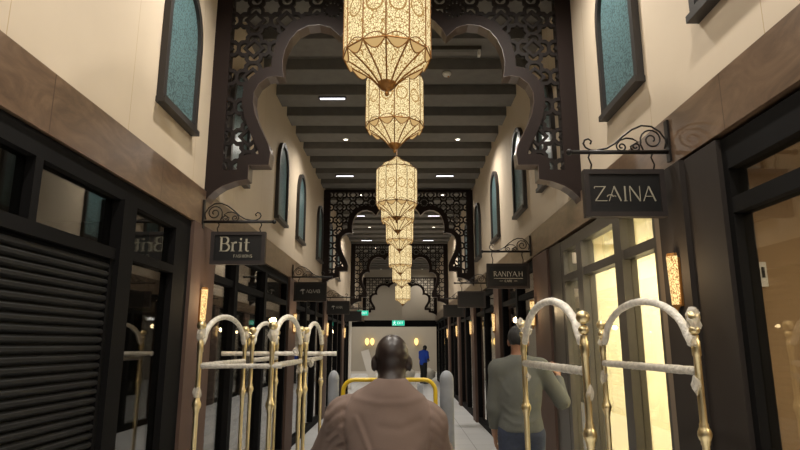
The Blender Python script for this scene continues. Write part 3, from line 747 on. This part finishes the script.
for yy, ss in ((7.85, (-1,)), (11.8, (-1, 1)), (15.7, (-1, 1)), (19.6, (-1, 1))):
    for s in ss:
        xx = -1.0 if yy < 8 else (-1.2 if s < 0 else .92)
        lab = 'slim white linear ceiling light, %s one of the %s row' % ('left' if s < 0 else 'right', {7.85: 'single nearest', 11.8: 'nearest', 15.7: 'second', 19.6: 'farthest'}[yy])
        if lp is None:
            lp = thing('linear_downlight', lab, 'linear light', (xx, yy, 5.16), 0, 'linear ceiling lights')
            MB().box(-.20, .20, -.03, .03, -.02, 0).build('housing', 'frame', lp); MB().box(-.18, .18, -.022, .022, -.026, -.02).build('diffuser', 'lamp_soft', lp)
        else: dup(lp, (xx, yy, 5.16), None, lab)
o = thing('smoke_detector', 'white round smoke detector on the ceiling right of the second lantern', 'smoke detector', (.60, 7.08, 5.16))
MB().lathe([(.055, 0), (.06, -.02), (.04, -.045), (.001, -.05)], 18).build('housing', 'white', o, True); MB().lathe([(.012, -.06), (.014, -.045)], 10, (.02, 0, 0)).build('sensor', 'bronze', o)
o = thing('track_rail', 'grey metal track rail under the ceiling just behind the nearest arch, right of the lantern', 'track rail', (.62, 6.4, 5.16))
MB().box(-.3, .34, -.03, .03, -.05, 0).build('rail', 'frame_g', o); MB().box(.3, .33, -.035, .035, -.12, -.05).build('end_bracket', 'white', o)

# ------------------------------------------------------------------ luggage carts
def wrap_tube(pts, r, jit=.08):
    P = []; R = []
    for a, b in zip(pts[:-1], pts[1:]):
        a, b = Vector(a), Vector(b); n = max(1, int((b-a).length/.02))
        for i in range(n): P.append(a+(b-a)*i/n); R.append(r*(1+random.uniform(-jit, jit)))
    P.append(Vector(pts[-1])); R.append(r)
    return P, R
def cart(loc, rz, label, L=1.0, W=.43, plast=(), ends=False, rise=.17, rail=1.522):
    r = thing('luggage_cart', label, 'luggage cart', loc, rz, 'brass luggage carts wrapped in plastic')
    hx, hy = W/2, L/2
    MB().box(-hx-.04, hx+.04, -hy-.06, hy+.06, .2, .26).build('base', 'gold', r)
    MB().box(-hx-.02, hx+.02, -hy-.04, hy+.04, .26, .275).build('deck_carpet', 'carpet', r)
    MB().tube([(-hx-.05, -hy-.07, .23), (hx+.05, -hy-.07, .23), (hx+.05, hy+.07, .23), (-hx-.05, hy+.07, .23)], .025, 10, True).build('bumper', 'rubber', r)
    for sx in (-1, 1):
        for sy in (-1, 1):
            w = MB(); cx_, cy_ = sx*(hx-.03), sy*(hy-.05); w.tube([(cx_-.02, cy_, .09), (cx_+.02, cy_, .09)], .09, 20)
            wo = w.build('caster', 'rubber', r); MB().box(cx_-.03, cx_+.03, cy_-.02, cy_+.02, .1, .2).build('fork', 'gold', wo)
            px, py = sx*hx, sy*hy
            pr = [(.02, .27), (.02, .33), (.0145, .34), (.0145, 1.255), (.018, 1.262), (.018, 1.272), (.022, 1.28), (.0262, 1.292), (.027, 1.30), (.0262, 1.308), (.022, 1.32), (.018, 1.328), (.018, 1.338), (.0145, 1.345), (.0145, 1.60), (.018, 1.605), (.018, 1.66), (.0145, 1.665), (.0145, 1.685)]
            po = autosmooth(MB().lathe(pr, 16, (px, py, 0)).build('post', 'gold', r), 40)
            fb = MB().ball((px, py, 1.706), .0215, 14, .95); fb.ball((px, py, 1.757), .028, 16)
            fb.build('finial', 'gold', po, True)
        pts = [(sx*hx, hy-.03, 1.655)]+[(sx*hx, (hy-.055)*math.cos(PI*i/22), 1.66+rise*math.sin(PI*i/22)) for i in range(1, 22)]+[(sx*hx, -hy+.03, 1.655)]
        P, R = wrap_tube(pts, .018)
        MB().tube(P, R, 10).build('arch', 'wrap', r, True)
        P, R = wrap_tube([(sx*hx, -hy+.012, rail), (sx*hx, hy-.012, rail)], .0185)
        MB().tube(P, R, 10).build('side_rail', 'wrap_d', r, True)
    if ends:
        P, R = wrap_tube([(-hx+.012, -hy, 1.522), (hx+.06, -hy, 1.522)], .014)
        MB().tube(P, R, 10).build('end_rail', 'wrap_d', r, True)
    for (x, y_, z, rr, sz) in plast:
        MB().crumple((x, y_, z), rr*.8, sz*1.15, .28).build('plastic_wrap', 'plastic', r)
    return r
h = .215; g = .5
cart((-.985, 4.02, 0), 0, 'brass luggage cart nearest on the left, wrapped arches, standing before the brown pillar', ends=True,
     plast=[(-h, -g, 1.37, .03, 1.6), (-h, -g, 1.71, .036, 1.5), (h, -g, 1.70, .034, 1.7), (-h, g, 1.72, .036, 1.2), (h, g, 1.46, .03, 1.6), (h, g, 1.73, .036, 1.3), (h-.04, g, 1.60, .03, 1.)])
cart((-.985, 5.22, 0), 0, 'farther brass luggage cart on the left, behind the nearest one', L=.95,
     plast=[(h, -.47, 1.70, .036, 1.6), (h, -.47, 1.45, .028, 1.5), (h, .47, 1.68, .03, 1.8), (h, .47, 1.32, .028, 1.), (h+.02, -.3, 1.5, .028, 1.5)])
cart((.95, 2.9, 0), .04, 'large brass luggage cart on the right with grey wrapped rails, below the ZAINA sign', W=.46, rise=.195, rail=1.543,
     plast=[(-h, g, 1.73, .04, 1.), (-h-.03, g, 1.77, .036, .8), (-h, g, 1.47, .022, 1.2), (h+.015, -g, 1.745, .036, 1.9), (h, -g, 1.665, .026, 1.2), (h, -g, 1.49, .022, 1.9), (h+.01, g, 1.655, .03, .8), (h+.01, g, 1.47, .026, 1.8), (-h-.01, -g, 1.46, .024, 1.8)])
P, R = wrap_tube([(-1.66, 5.46, 1.5635), (-.6, 5.46, 1.5635)], .0195)
o = MB().tube(P, R, 10).build('wrapped_tube', 'wrap', None, True); tag(o, 'long white plastic-wrapped tube lying across the farther left luggage cart', 'wrapped tube')
# trolley pushed by the man in the taupe shirt
r = thing('push_trolley', 'yellow railed push trolley with grey padded posts, before the bald man in the middle', 'trolley', (-.055, 3.62, 0))
def hoop(y_, x0, x1, z1, rad, rc=.06):
    p = [(x0, y_, .22), (x0, y_, z1-rc)]+[(x0+rc-rc*math.cos(PI/2*i/6), y_, z1-rc+rc*math.sin(PI/2*i/6)) for i in range(1, 7)]+[(x1-rc+rc*math.sin(PI/2*i/6), y_, z1-rc+rc*math.cos(PI/2*i/6)) for i in range(0, 7)]+[(x1, y_, .22)]
    return MB().tube(p, rad, 12)
hoop(-.42, -.257, .236, 1.462, .0115).build('push_rail', 'yellow', r, True)
hoop(.42, -.257, .236, 1.12, .0115).build('end_rail', 'yellow', r, True)
MB().box(-.34, .34, -.48, .48, .16, .22).build('platform', 'greypad', r)
for x0, x1 in ((-.356, -.294), (.268, .346)):
    cxp, rp = (x0+x1)/2, (x1-x0)/2
    MB().lathe([(rp, .221), (rp, 1.45)]+[(rp*math.cos(PI/2*q/6)+.0005, 1.45+.055*math.sin(PI/2*q/6)) for q in range(1, 7)], 18, (cxp, -.275, 0)).build('padded_post', 'greypad', r, True)
MB().tube([(.155, -.38, .22), (.155, -.38, 1.44)], .016, 10).build('upright', 'greypad', r, True)
for sx in (-1, 1):
    for sy in (-1, 1): MB().tube([(sx*.27-.02, sy*.4, .08), (sx*.27+.02, sy*.4, .08)], .08, 18).build('caster', 'rubber', r)

# ------------------------------------------------------------------ far end
YF = 34.0
struct('wall_back', MB().box(-5, 4, YF, YF+.2, 0, 7), 'lobby')
struct('wall_lobby_left', MB().box(-5.2, -5, 20.4, YF, 0, 7), 'lobby'); struct('wall_lobby_near', MB().box(-5.2, -1.82, 20.16, 20.36, 0, 2.68), 'lobby'); struct('ceiling_cross', MB().box(-5.2, -1.82, 20.2, 28, 2.69, 2.9), 'lobby'); struct('wall_lobby_right', MB().box(3.0, 3.2, 28, YF, 0, 7), 'lobby')
struct('ceiling_lobby', MB().box(-5.2, 3.2, 28.0, YF+.2, 6.2, 6.3), 'lobby')
struct('trim_3', MB().box(-2.6, 2.2, 28.0, 28.25, 2.46, 2.76), 'frame')
struct('wall_lintel_left', MB().box(-2.6, .02, 29.2, 29.4, 2.72, 6.2), 'lobby'); struct('wall_lintel_right', MB().box(.02, 2.2, 28.25, 28.45, 2.76, 6.2), 'lobby')
struct('trim_4', MB().box(-5, 4, YF-.02, YF, 0, .12), 'column')
for i, xx in enumerate(((-1.93, 20.5), (-1.98, 22.3))):
    o = thing('column', ['white round column at the far left end, left of the pair', 'white round column at the far left end, right of the pair'][i], 'column', (xx[0], xx[1], 0), 0, 'white columns at the far end')
    MB().lathe([(.11, 0), (.11, .12), (.085, .14), (.085, 2.5), (.1, 2.55), (.1, 2.62)], 20).build('shaft', 'column', o, True)
o = MB().box(-.16, .16, -.02, .02, 0, 1.4).build('leaning_board', 'column'); o.location = (-1.12, 24.4, .05); o.rotation_euler = (-.02, -.29, 0)
tag(o, 'tall white board leaning at a slant near the far left columns', 'board')
for i, (xx, yy, rr, sz, l) in enumerate(((-.5, 26.2, .5, .62, 'pale wrapped bundle on the far floor, directly behind the bald head'), (.22, 27.2, .4, .7, 'pale wrapped bundle on the far floor, between the bald head and the man in blue'), (1.22, 27.2, .34, .8, 'pale wrapped bundle on the far floor right of the man in blue'))):
    m = MB(); m.crumple((0, 0, 0), rr, sz, .12, 3); o = m.build('wrapped_bundle', 'sheet', None, True); o.location = (xx, yy, rr*sz*.97); tag(o, l, 'bundle', 'wrapped bundles on the far floor')
    zmin = min(v[2] for v in m.v); o.location.z = -zmin+.002
def exit_sign(x, yy, z, label, s=1.):
    r = thing('exit_sign', label, 'exit sign', (x, yy, z), 0, 'green exit signs')
    MB().box(-.30*s, .30*s, 0, .04, -.13*s, .13*s).build('housing', 'white', r)
    MB().box(-.29*s, .29*s, -.006, 0, -.12*s, .12*s).build('panel', 'green', r)
    t = MB(); text(t, 'EXIT', (.09*s, -.006, -.05*s), .11*s, center=True, th=.004, bold=1.3); t.build('lettering', 'whiteglow', r)
    p = MB(); p.ribbon([(-.2*s, -.02*s), (-.18*s, .05*s)], .05*s, (0, -.006, 0), (1, 0, 0), (0, 0, 1), .004); p.ribbon(arc2(-.17*s, .085*s, .012*s, .012*s, 0, 2*PI), .02*s, (0, -.006, 0), (1, 0, 0), (0, 0, 1), .004)
    p.ribbon([(-.26*s, -.1*s), (-.2*s, -.02*s), (-.14*s, -.05*s), (-.13*s, -.1*s)], .025*s, (0, -.006, 0), (1, 0, 0), (0, 0, 1), .004); p.ribbon([(-.25*s, .03*s), (-.18*s, .045*s), (-.12*s, .02*s)], .02*s, (0, -.006, 0), (1, 0, 0), (0, 0, 1), .004)
    p.build('running_figure', 'whiteglow', r); return r
exit_sign(-.15, 27.94, 2.63, 'green exit sign in the middle of the dark lintel at the far end')
o = exit_sign(-1.40, 21.0, 2.74, 'green exit sign on the left above the farthest shopfront', .7)
MB().tube([(-.15, .02, .085), (-.15, .02, .35), (-.379, .02, .35)], .012, 8).build('wall_arm', 'frame', o)
for xx, l in ((.85, 'glowing wall lamp on the far back wall, above and left of the man in blue'), (-1.68, 'glowing wall lamp on the far back wall, right one of the left pair'), (-1.98, 'glowing wall lamp on the far back wall, left one of the left pair')):
    o = thing('wall_sconce', l, 'wall lamp', (xx, YF, 1.78), 0, 'glowing wall lamps on the far back wall')
    MB().box(-.06, .06, -.02, 0, -.2, .2).build('backplate', 'bronze', o)
    q = MB(); q.lathe([(.03, -.2), (.10, -.1), (.12, .03), (.09, .15), (.03, .2)], 16, (0, -.145, 0)); q.build('shade', emis('far_sconce', (255, 214, 130), 2.0), o, True)

# ------------------------------------------------------------------ people (implicit surfaces, surface nets)
def nets(F, o, h):
    nx, ny, nz = F.shape; S = F < 0
    cs = [(0, 0, 0), (1, 0, 0), (0, 1, 0), (1, 1, 0), (0, 0, 1), (1, 0, 1), (0, 1, 1), (1, 1, 1)]
    sub = lambda A, c: A[c[0]:nx-1+c[0], c[1]:ny-1+c[1], c[2]:nz-1+c[2]]
    cnt = sum(sub(S, c).astype(np.int8) for c in cs); act = (cnt > 0) & (cnt < 8)
    I, J, K = np.nonzero(act); idx = -np.ones(act.shape, np.int64); idx[I, J, K] = np.arange(len(I))
    acc = np.zeros((len(I), 3)); n = np.zeros(len(I))
    for a in range(8):
        for b in range(a+1, 8):
            ca, cb = cs[a], cs[b]
            if sum(abs(ca[q]-cb[q]) for q in range(3)) != 1: continue
            fa = F[I+ca[0], J+ca[1], K+ca[2]]; fb = F[I+cb[0], J+cb[1], K+cb[2]]; m = (fa < 0) != (fb < 0)
            t = np.where(m, fa/np.where(fa == fb, 1, fa-fb), 0)
            for q in range(3): acc[:, q] += np.where(m, ca[q]+t*(cb[q]-ca[q]), 0)
            n += m
    V = (acc/n[:, None]+np.stack([I, J, K], 1))*h+np.array(o); fs = []
    for ax in range(3):
        sl = [slice(1, -1)]*3; sl[ax] = slice(0, -1); e0 = S[tuple(sl)]; s2 = list(sl); s2[ax] = slice(1, None); e1 = S[tuple(s2)]
        d = np.stack(np.nonzero(e0 != e1), 1); sg = e0[tuple(d.T)]; off = np.ones(3, int); off[ax] = 0; d = d+off
        b, c = [(1, 2), (2, 0), (0, 1)][ax]; eb = np.eye(3, dtype=int)[b]; ec = np.eye(3, dtype=int)[c]
        q = [d, d-eb, d-eb-ec, d-ec]; q = [idx[tuple(x.T)] for x in q]; q = np.stack(q, 1)
        q[~sg] = q[~sg][:, ::-1]; fs.append(q)
    return V, np.concatenate(fs)
def smin(a, b, k): 
    if k <= 0: return np.minimum(a, b)
    hh = np.clip(.5+.5*(b-a)/k, 0, 1); return b+(a-b)*hh-k*hh*(1-hh)
def cone(P, a, b, r1, r2):
    a, b = np.array(a, float), np.array(b, float); ab = b-a; X, Y, Z = P
    t = np.clip(((X-a[0])*ab[0]+(Y-a[1])*ab[1]+(Z-a[2])*ab[2])/(ab@ab+1e-12), 0, 1)
    return np.sqrt((X-a[0]-t*ab[0])**2+(Y-a[1]-t*ab[1])**2+(Z-a[2]-t*ab[2])**2)-(r1+(r2-r1)*t)
def ell(P, c, r, R=None):
    X, Y, Z = P[0]-c[0], P[1]-c[1], P[2]-c[2]
    if R is not None:
        X, Y, Z = (R[0][0]*X+R[1][0]*Y+R[2][0]*Z, R[0][1]*X+R[1][1]*Y+R[2][1]*Z, R[0][2]*X+R[1][2]*Y+R[2][2]*Z)
    k0 = np.sqrt((X/r[0])**2+(Y/r[1])**2+(Z/r[2])**2); k1 = np.sqrt((X/r[0]**2)**2+(Y/r[1]**2)**2+(Z/r[2]**2)**2)+1e-9
    return k0*(k0-1)/k1
def fieldmesh(fn, lo, hi, h):
    ax = [np.arange(l, u+h, h) for l, u in zip(lo, hi)]; P = np.meshgrid(*ax, indexing='ij', sparse=True)
    return nets(np.ascontiguousarray(np.broadcast_to(fn(P), [len(a) for a in ax])), (ax[0][0], ax[1][0], ax[2][0]), h)
def mk(name, parts, mat, parent):
    m = MB()
    for V, f in parts: m.add(V.tolist(), f.tolist())
    return m.build(name, mat, parent, True)
def hand_pts(wrist, dirn, palm_n, side, curl):
    """five finger chains: returns list of (polyline, radii) and palm frame"""
    d = Vector(dirn).normalized(); n = Vector(palm_n); n = (n-d*n.dot(d)).normalized(); s = d.cross(n)*side; w = Vector(wrist)
    out = []
    for k, (off, L) in enumerate(((.030, .068), (.011, .078), (-.009, .072), (-.027, .056))):
        p = w+d*.088+s*off; pts = [w+d*.05+s*off*.8, p]; a = 0
        for seg, fr in enumerate((.45, .32, .23)):
            a += curl*(1, 1.15, .8)[seg]; p = p+(d*math.cos(a)+n*math.sin(a))*L*fr; pts.append(p)
        out.append((pts, [.0105, .0098, .009, .008, .0068]))
    t0 = w+d*.028+s*.026; t1 = t0+(d*.55+s*.75+n*.08).normalized()*.042; t2 = t1+(d*.9+s*.2+n*.08).normalized()*.032; t3 = t2+(d*.9+n*.4-s*.1).normalized()*.024
    out.append(([t0, t1, t2, t3], [.0145, .0115, .010, .008]))
    return out, d, n, s, w
def person(name, label, loc, rz, J, skin, top, trou, hair, H=1.72, build=1., head_rot=(0, 0, 0), sleeve=True, hood=0., group=None, res=.011, crease=True, topname='shirt', detail=None, topres=None, hem_off=-.10):
    """J: joints in local metres, facing +y: neck, head, shL, elL, wrL, shR..., hip, knL, anL ...; hand directions under hdL/hdR"""
    r = thing(name, label, 'person', loc, rz, group)
    v = lambda k: J[k]
    hc = Vector(v('head'))
    from mathutils import Euler
    Rm = Euler(head_rot).to_matrix(); hp = lambda x, y_, z: tuple(hc+Rm@Vector((x, y_, z)))
    R = [list(row) for row in Rm]
    def head(P):
        d = ell(P, hp(0, -.012, .028), (.076, .096, .092), R)             # cranium
        d = smin(d, ell(P, hp(0, .03, -.045), (.058, .062, .075), R), .04)  # face and jaw
        d = smin(d, ell(P, hp(0, .072, -.088), (.026, .024, .02), R), .03)  # chin
        d = smin(d, cone(P, hp(0, .095, .0), hp(0, .112, -.036), .008, .014), .012)  # nose
        d = smin(d, cone(P, hp(-.03, .082, .02), hp(.03, .082, .02), .012, .012), .02)  # brow
        d = smin(d, cone(P, hp(-.022, .088, -.062), hp(.022, .088, -.062), .009, .009), .008)  # lips
        for s in (-1, 1):
            d = smin(d, ell(P, hp(s*.081, -.014, -.012), (.014, .024, .036), R), .008)      # ear
            d = np.maximum(d, -ell(P, hp(s*.03, .094, .004), (.014, .012, .009), R))         # eye socket
        return d
    nk = v('neck')
    neckb = (nk[0], nk[1]-.0, nk[2]); ntop = hp(0, -.025, -.06)
    chest = Vector(v('chest')); hip = Vector(v('hip')); b = build
    bodyR = lambda z: z
    def torso(P, e=0.):
        d = ell(P, chest, (.165*b+e, .112*b+e, .2+e))
        d = smin(d, ell(P, (chest+hip)/2, (.142*b+e, .105*b+e, .2+e)), .08)
        d = smin(d, ell(P, hip, (.165*b+e, .12*b+e, .14+e)), .08)
        for s in 'LR':
            sh = v('sh'+s); d = smin(d, cone(P, (nk[0], nk[1], nk[2]-.045), sh, .062*b+e, .062*b+e), .05)
        return d
    def arm(P, s, e=0., e2=0.):
        d = cone(P, v('sh'+s), v('el'+s), .058*b+e, .043*b+e)
        return smin(d, cone(P, v('el'+s), v('wr'+s), .043*b+e, .027*b+e2), .03)
    def legs(P, s, e=0.):
        hj = (hip.x+(-.09 if s == 'L' else .09), hip.y, hip.z-.04)
        d = cone(P, hj, v('kn'+s), .088*b+e, .056*b+e)
        return smin(d, cone(P, v('kn'+s), v('an'+s), .056*b+e, .038*b+e*1.2), .03)
    def skinf(P):
        d = smin(head(P), cone(P, neckb, ntop, .062*b, .056*b), .025)
        d = smin(d, torso(P), .045)
        for s in 'LR':
            d = smin(d, arm(P, s), .04); d = smin(d, legs(P, s), .04)
            an = v('an'+s); d = smin(d, cone(P, (an[0], an[1]-.03, .035), (an[0], an[1]+.15, .028), .034, .026), .03)
        return d
    pts = [Vector(J[k]) for k in J if k[:2] not in ('hd', 'pn', 'cu')]
    lo = [min(p[i] for p in pts)-.2 for i in range(3)]; hi = [max(p[i] for p in pts)+.2 for i in range(3)]; lo[2] = -.02
    parts = [fieldmesh(skinf, lo, hi, res)]
    hands = []
    for s, sg in (('L', -1), ('R', 1)):
        ch, d_, n_, s_, w = hand_pts(v('wr'+s), v('hd'+s), v('pn'+s), sg, J.get('cu'+s, .45))
        def hf(P, ch=ch, d_=d_, n_=n_, s_=s_, w=w, s=s):
            el = Vector(v('el'+s)); a = w+(el-w).normalized()*.05
            d = cone(P, a, w, .031, .026)
            Rr = Matrix((s_, d_, n_)).transposed(); d = smin(d, ell(P, w+d_*.05, (.040, .052, .017), [list(q) for q in Rr]), .02)
            for p, rr in ch:
                e = None
                for i in range(len(p)-1):
                    c = cone(P, p[i], p[i+1], rr[i], rr[i+1]); e = c if e is None else smin(e, c, .003)
                d = smin(d, e, .006)
            return d
        allp = [q for p, _ in ch for q in p]+[w]
        parts.append(fieldmesh(hf, [min(q[i] for q in allp)-.07 for i in range(3)], [max(q[i] for q in allp)+.07 for i in range(3)], .0055))
    body = mk('body', parts, skin, r)
    # eyes
    ey = MB()
    for s in (-1, 1): ey.ball(hp(s*.03, .081, .004), .012, 10)
    ey.build('eyes', 'eye', body, True)
    for s in (-1, 1): MB().ball(hp(s*.03, .0888, .004), .0062, 10).build('iris', 'hair', body, True)
    MB().tube([hp(-.026, .086, -.060), hp(-.01, .0965, -.060), hp(.01, .0965, -.060), hp(.026, .086, -.060)], [.002, .005, .005, .002], 8).build('lips', 'lip', body, True)
    if hair:
        def hf(P):
            d = ell(P, hp(0, -.016, .032), (.084, .102, .097), R)
            # keep the hairline: cut away the face and the nape
            X, Y, Z = P[0]-hc.x, P[1]-hc.y, P[2]-hc.z
            yy = R[0][1]*X+R[1][1]*Y+R[2][1]*Z; zz = R[0][2]*X+R[1][2]*Y+R[2][2]*Z
            d = np.maximum(d, -(zz+.055-.9*np.maximum(yy, 0)-.0*yy)); d = np.maximum(d, (yy-.07)-.35*(zz-.05))
            return d+.0025*np.sin(90*P[0]+40*P[2])*np.sin(85*P[1]+30*P[2])
        q = hp(0, 0, .03); mk('hair', [fieldmesh(hf, [q[i]-.14 for i in range(3)], [q[i]+.14 for i in range(3)], .006)], hair, r)
    # top garment
    hem = hip.z+hem_off
    def shirt(P):
        d = torso(P, .022)
        d = np.maximum(d, P[2]-(nk[2]+.03+.2*(P[1]-nk[1])*-1*0-.3*(np.maximum(P[1]-nk[1], 0))))
        for s in 'LR':
            a = arm(P, s, .021, .017)
            if not sleeve:
                el, sh = np.array(v('el'+s)), np.array(v('sh'+s)); ax_ = (el-sh)/np.linalg.norm(el-sh)
                cut = (P[0]-el[0])*ax_[0]+(P[1]-el[1])*ax_[1]+(P[2]-el[2])*ax_[2]+.03; a = np.maximum(a, cut)
            d = smin(d, a, .035)
        # collar ring
        col = cone(P, (nk[0], nk[1]+.0, nk[2]-.04), (nk[0], nk[1]+.004, nk[2]-.012), .088*b, .074*b); d = smin(d, col, .02)
        d = np.maximum(d, hem-P[2])
        for s in 'LR':
            w, el = np.array(v('wr'+s)), np.array(v('el'+s)); ax_ = (w-el)/np.linalg.norm(w-el)
            near = np.sqrt((P[0]-w[0])**2+(P[1]-w[1])**2+(P[2]-w[2])**2)
            cut = (P[0]-w[0])*ax_[0]+(P[1]-w[1])*ax_[1]+(P[2]-w[2])*ax_[2]+.015
            d = np.where(near < .13, np.maximum(d, cut), d)
        if crease:
            d = d+.0016*np.sin(14*P[2]+5*np.sin(8*P[0]+2*P[1]))*np.sin(9*P[0]+6*P[2])
            if detail: d = d+detail(P)
        return d
    mk(topname, [fieldmesh(shirt, [lo[0], lo[1], hem-.03], [hi[0], hi[1], nk[2]+.1], topres or res)], top, r)
    def trs(P):
        d = np.maximum(ell(P, hip, (.165*b+.018, .12*b+.018, .15)), P[2]-(hip.z+.06))
        for s in 'LR': d = smin(d, legs(P, s, .02), .03)
        d = np.maximum(d, .075-P[2])
        return d+.003*np.sin(40*P[2])*np.sin(15*P[0]+9*P[1])
    mk('trousers', [fieldmesh(trs, [lo[0], lo[1], 0], [hi[0], hi[1], hip.z+.2], res)], trou, r)
    for s in 'LR':
        an = v('an'+s)
        def sf(P, an=an):
            d = smin(cone(P, (an[0], an[1]-.045, .045), (an[0], an[1]+.16, .034), .047, .04), cone(P, (an[0], an[1], .1), (an[0], an[1], .06), .048, .05), .03)
            return np.maximum(d, .004-P[2])
        mk('shoe', [fieldmesh(sf, (an[0]-.1, an[1]-.13, -.01), (an[0]+.1, an[1]+.25, .2), .009)], 'shoe', r)
    return r

def g2(P, pts, w):
    """gaussian around a polyline drawn on the back of a garment (x, z)"""
    d = None
    for a, b in zip(pts[:-1], pts[1:]):
        q = seg_dist(P[0], P[2], a, b); d = q if d is None else np.minimum(d, q)
    return np.exp(-(d/w)**2)
def taupe_detail(P):
    back = np.clip((.05-P[1])/.04, 0, 1); d = 0
    d = d+.0075*g2(P, [(-.165, 1.452), (-.19, 1.40), (-.205, 1.34), (-.20, 1.27), (-.185, 1.2)], .008)*back
    d = d+.0065*g2(P, [(.15, 1.452), (.165, 1.40), (.172, 1.34), (.165, 1.27), (.155, 1.2)], .008)*back
    for k in range(5):                                              # puckers fanning out of the armholes
        z = 1.42-.045*k
        d = d+.007*g2(P, [(-.20, z), (-.235, z-.018), (-.275, z-.055)], .0085)*back-.005*g2(P, [(-.21, z-.02), (-.245, z-.04), (-.28, z-.08)], .009)*back
        d = d+.004*g2(P, [(.17, z), (.20, z-.02), (.225, z-.055)], .0085)*back
    d = d-.005*g2(P, [(-.15, 1.345), (-.115, 1.27), (-.075, 1.18), (-.05, 1.08)], .009)*back      # long slanting fold
    d = d+.003*g2(P, [(-.13, 1.345), (-.095, 1.27), (-.055, 1.18)], .011)*back
    d = d-.004*g2(P, [(-.16, 1.425), (-.06, 1.405), (.06, 1.405), (.15, 1.425)], .012)*back
    d = d+.004*g2(P, [(.12, 1.33), (.04, 1.30), (-.04, 1.31)], .016)*back-.004*g2(P, [(.15, 1.25), (.06, 1.19), (.0, 1.18)], .02)*back
    return d
def knit_detail(P):
    back = np.clip((.06-P[1])/.05, 0, 1); d = 0
    for k, (x0, z0, x1, z1) in enumerate(((-.15, 1.16, -.03, 1.1), (.14, 1.2, .03, 1.12), (-.14, 1.07, 0, 1.02), (.15, 1.1, .05, 1.03), (-.16, 1.36, -.1, 1.25), (.15, 1.36, .11, 1.25))):
        d = d-.006*g2(P, [(x0, z0), ((x0+x1)/2, (z0+z1)/2-.02), (x1, z1)], .014)*back
    return d+.005*g2(P, [(-.2, .905), (.2, .905)], .006)
person('person', 'bald man in a taupe shirt seen from behind, pushing a trolley in the centre', (-.045, 2.66, 0), 0, dict(
    neck=(0, 0, 1.462), head=(.0, .055, 1.572), chest=(-.015, .0, 1.235), hip=(-.02, -.02, .89),
    shL=(-.20, .0, 1.335), elL=(-.325, .19, 1.115), wrL=(-.304, .472, 1.13), hdL=(0, 1, .05), pnL=(1, 0, 0), cuL=.82,
    shR=(.158, .02, 1.305), elR=(.225, .19, 1.09), wrR=(.262, .472, 1.13), hdR=(0, 1, .05), pnR=(-1, 0, 0), cuR=.82,
    knL=(-.11, .05, .48), anL=(-.12, -.06, .09), knR=(.1, .10, .48), anR=(.1, .14, .09)), 'skin', 'taupe', 'black_cl', None, build=1.06, head_rot=(-.2, 0, .05), res=.0095, hem_off=-.06, detail=taupe_detail, topres=.0068)
person('person', 'man in a grey jumper and jeans seen from behind, standing beside the right luggage cart', (.985, 5.0, 0), -.12, dict(
    neck=(0, 0, 1.53), head=(.01, .03, 1.675), chest=(0, .0, 1.30), hip=(.0, 0, .96),
    shL=(-.17, .0, 1.44), elL=(-.215, .02, 1.13), wrL=(-.21, .14, .90), hdL=(.05, .35, -1), pnL=(1, 0, 0), cuL=.35,
    shR=(.175, .02, 1.45), elR=(.345, .05, 1.185), wrR=(.345, .20, 1.375), hdR=(-.05, .35, .9), pnR=(-.6, .6, -.3), cuR=.45,
    knL=(-.1, .03, .5), anL=(-.11, -.04, .09), knR=(.1, .04, .5), anR=(.11, .02, .09)), 'skin2', 'olive', 'jeans', 'hair', build=.97, head_rot=(-.1, 0, -.35), topname='jumper', detail=knit_detail, hem_off=-.01)
o = person('person', 'man in a royal blue top and black trousers far off, head bent over his hands', (.93, 25.4, 0), -.8, dict(
    neck=(0, .03, 1.42), head=(0, .11, 1.53), chest=(0, .02, 1.2), hip=(0, 0, .9),
    shL=(-.19, .03, 1.34), elL=(-.25, .05, 1.06), wrL=(-.09, .24, .98), hdL=(.5, .7, -.2), pnL=(.3, -.5, .8), cuL=.5,
    shR=(.19, .03, 1.34), elR=(.25, .05, 1.06), wrR=(.09, .24, .98), hdR=(-.5, .7, -.2), pnR=(-.3, -.5, .8), cuR=.5,
    knL=(-.09, .03, .48), anL=(-.1, -.02, .09), knR=(.09, .03, .48), anR=(.1, .0, .09)), 'skin', 'blue_cl', 'black_cl', 'hair', build=1.05, head_rot=(-.6, 0, 0), sleeve=False, res=.014)
o.scale = (.96, .96, .96)

# ------------------------------------------------------------------ lights
def area(x, y_, z, sx, sy, e, col, rot=(0, 0, 0)):
    L = bpy.data.lights.new('room_lamp', 'AREA'); L.shape = 'RECTANGLE'; L.size = sx; L.size_y = sy; L.energy = e; L.color = col
    o = bpy.data.objects.new('room_lamp', L); COL.objects.link(o); o.location = (x, y_, z); o.rotation_euler = rot; return o
area(2.8, 4.8, 2.64, 1.6, 2.0, 110, (1, .93, .78))                 # lit shop
area(2.7, 1.3, 2.64, 1.2, 1.6, 80, (1, .84, .62))                   # dim shop on the near right
area(-1., 31.4, 6.1, 5, 3.5, 230, (1, .95, .88)); area(-3.2, 24, 2.66, 1.5, 3, 45, (1, .95, .88))                  # lobby at the far end
w = bpy.data.worlds.new('world'); sc.world = w; w.use_nodes = True
w.node_tree.nodes['Background'].inputs[0].default_value = (.62, .58, .52, 1); w.node_tree.nodes['Background'].inputs[1].default_value = .32

# ------------------------------------------------------------------ camera
cam = bpy.data.cameras.new('camera'); cam.sensor_width = 36; cam.lens = 578/800*36; cam.clip_start = .05
co = bpy.data.objects.new('camera', cam); COL.objects.link(co); co.location = (0, 0, 1.65)
co.rotation_euler = (PI/2+math.atan(119/578), 0, .0026)
sc.camera = co
sc.view_settings.view_transform = 'Standard'; sc.view_settings.look = 'None'; sc.view_settings.gamma = 1.0; sc.view_settings.exposure = 0.0
sc.view_settings.use_curve_mapping = False
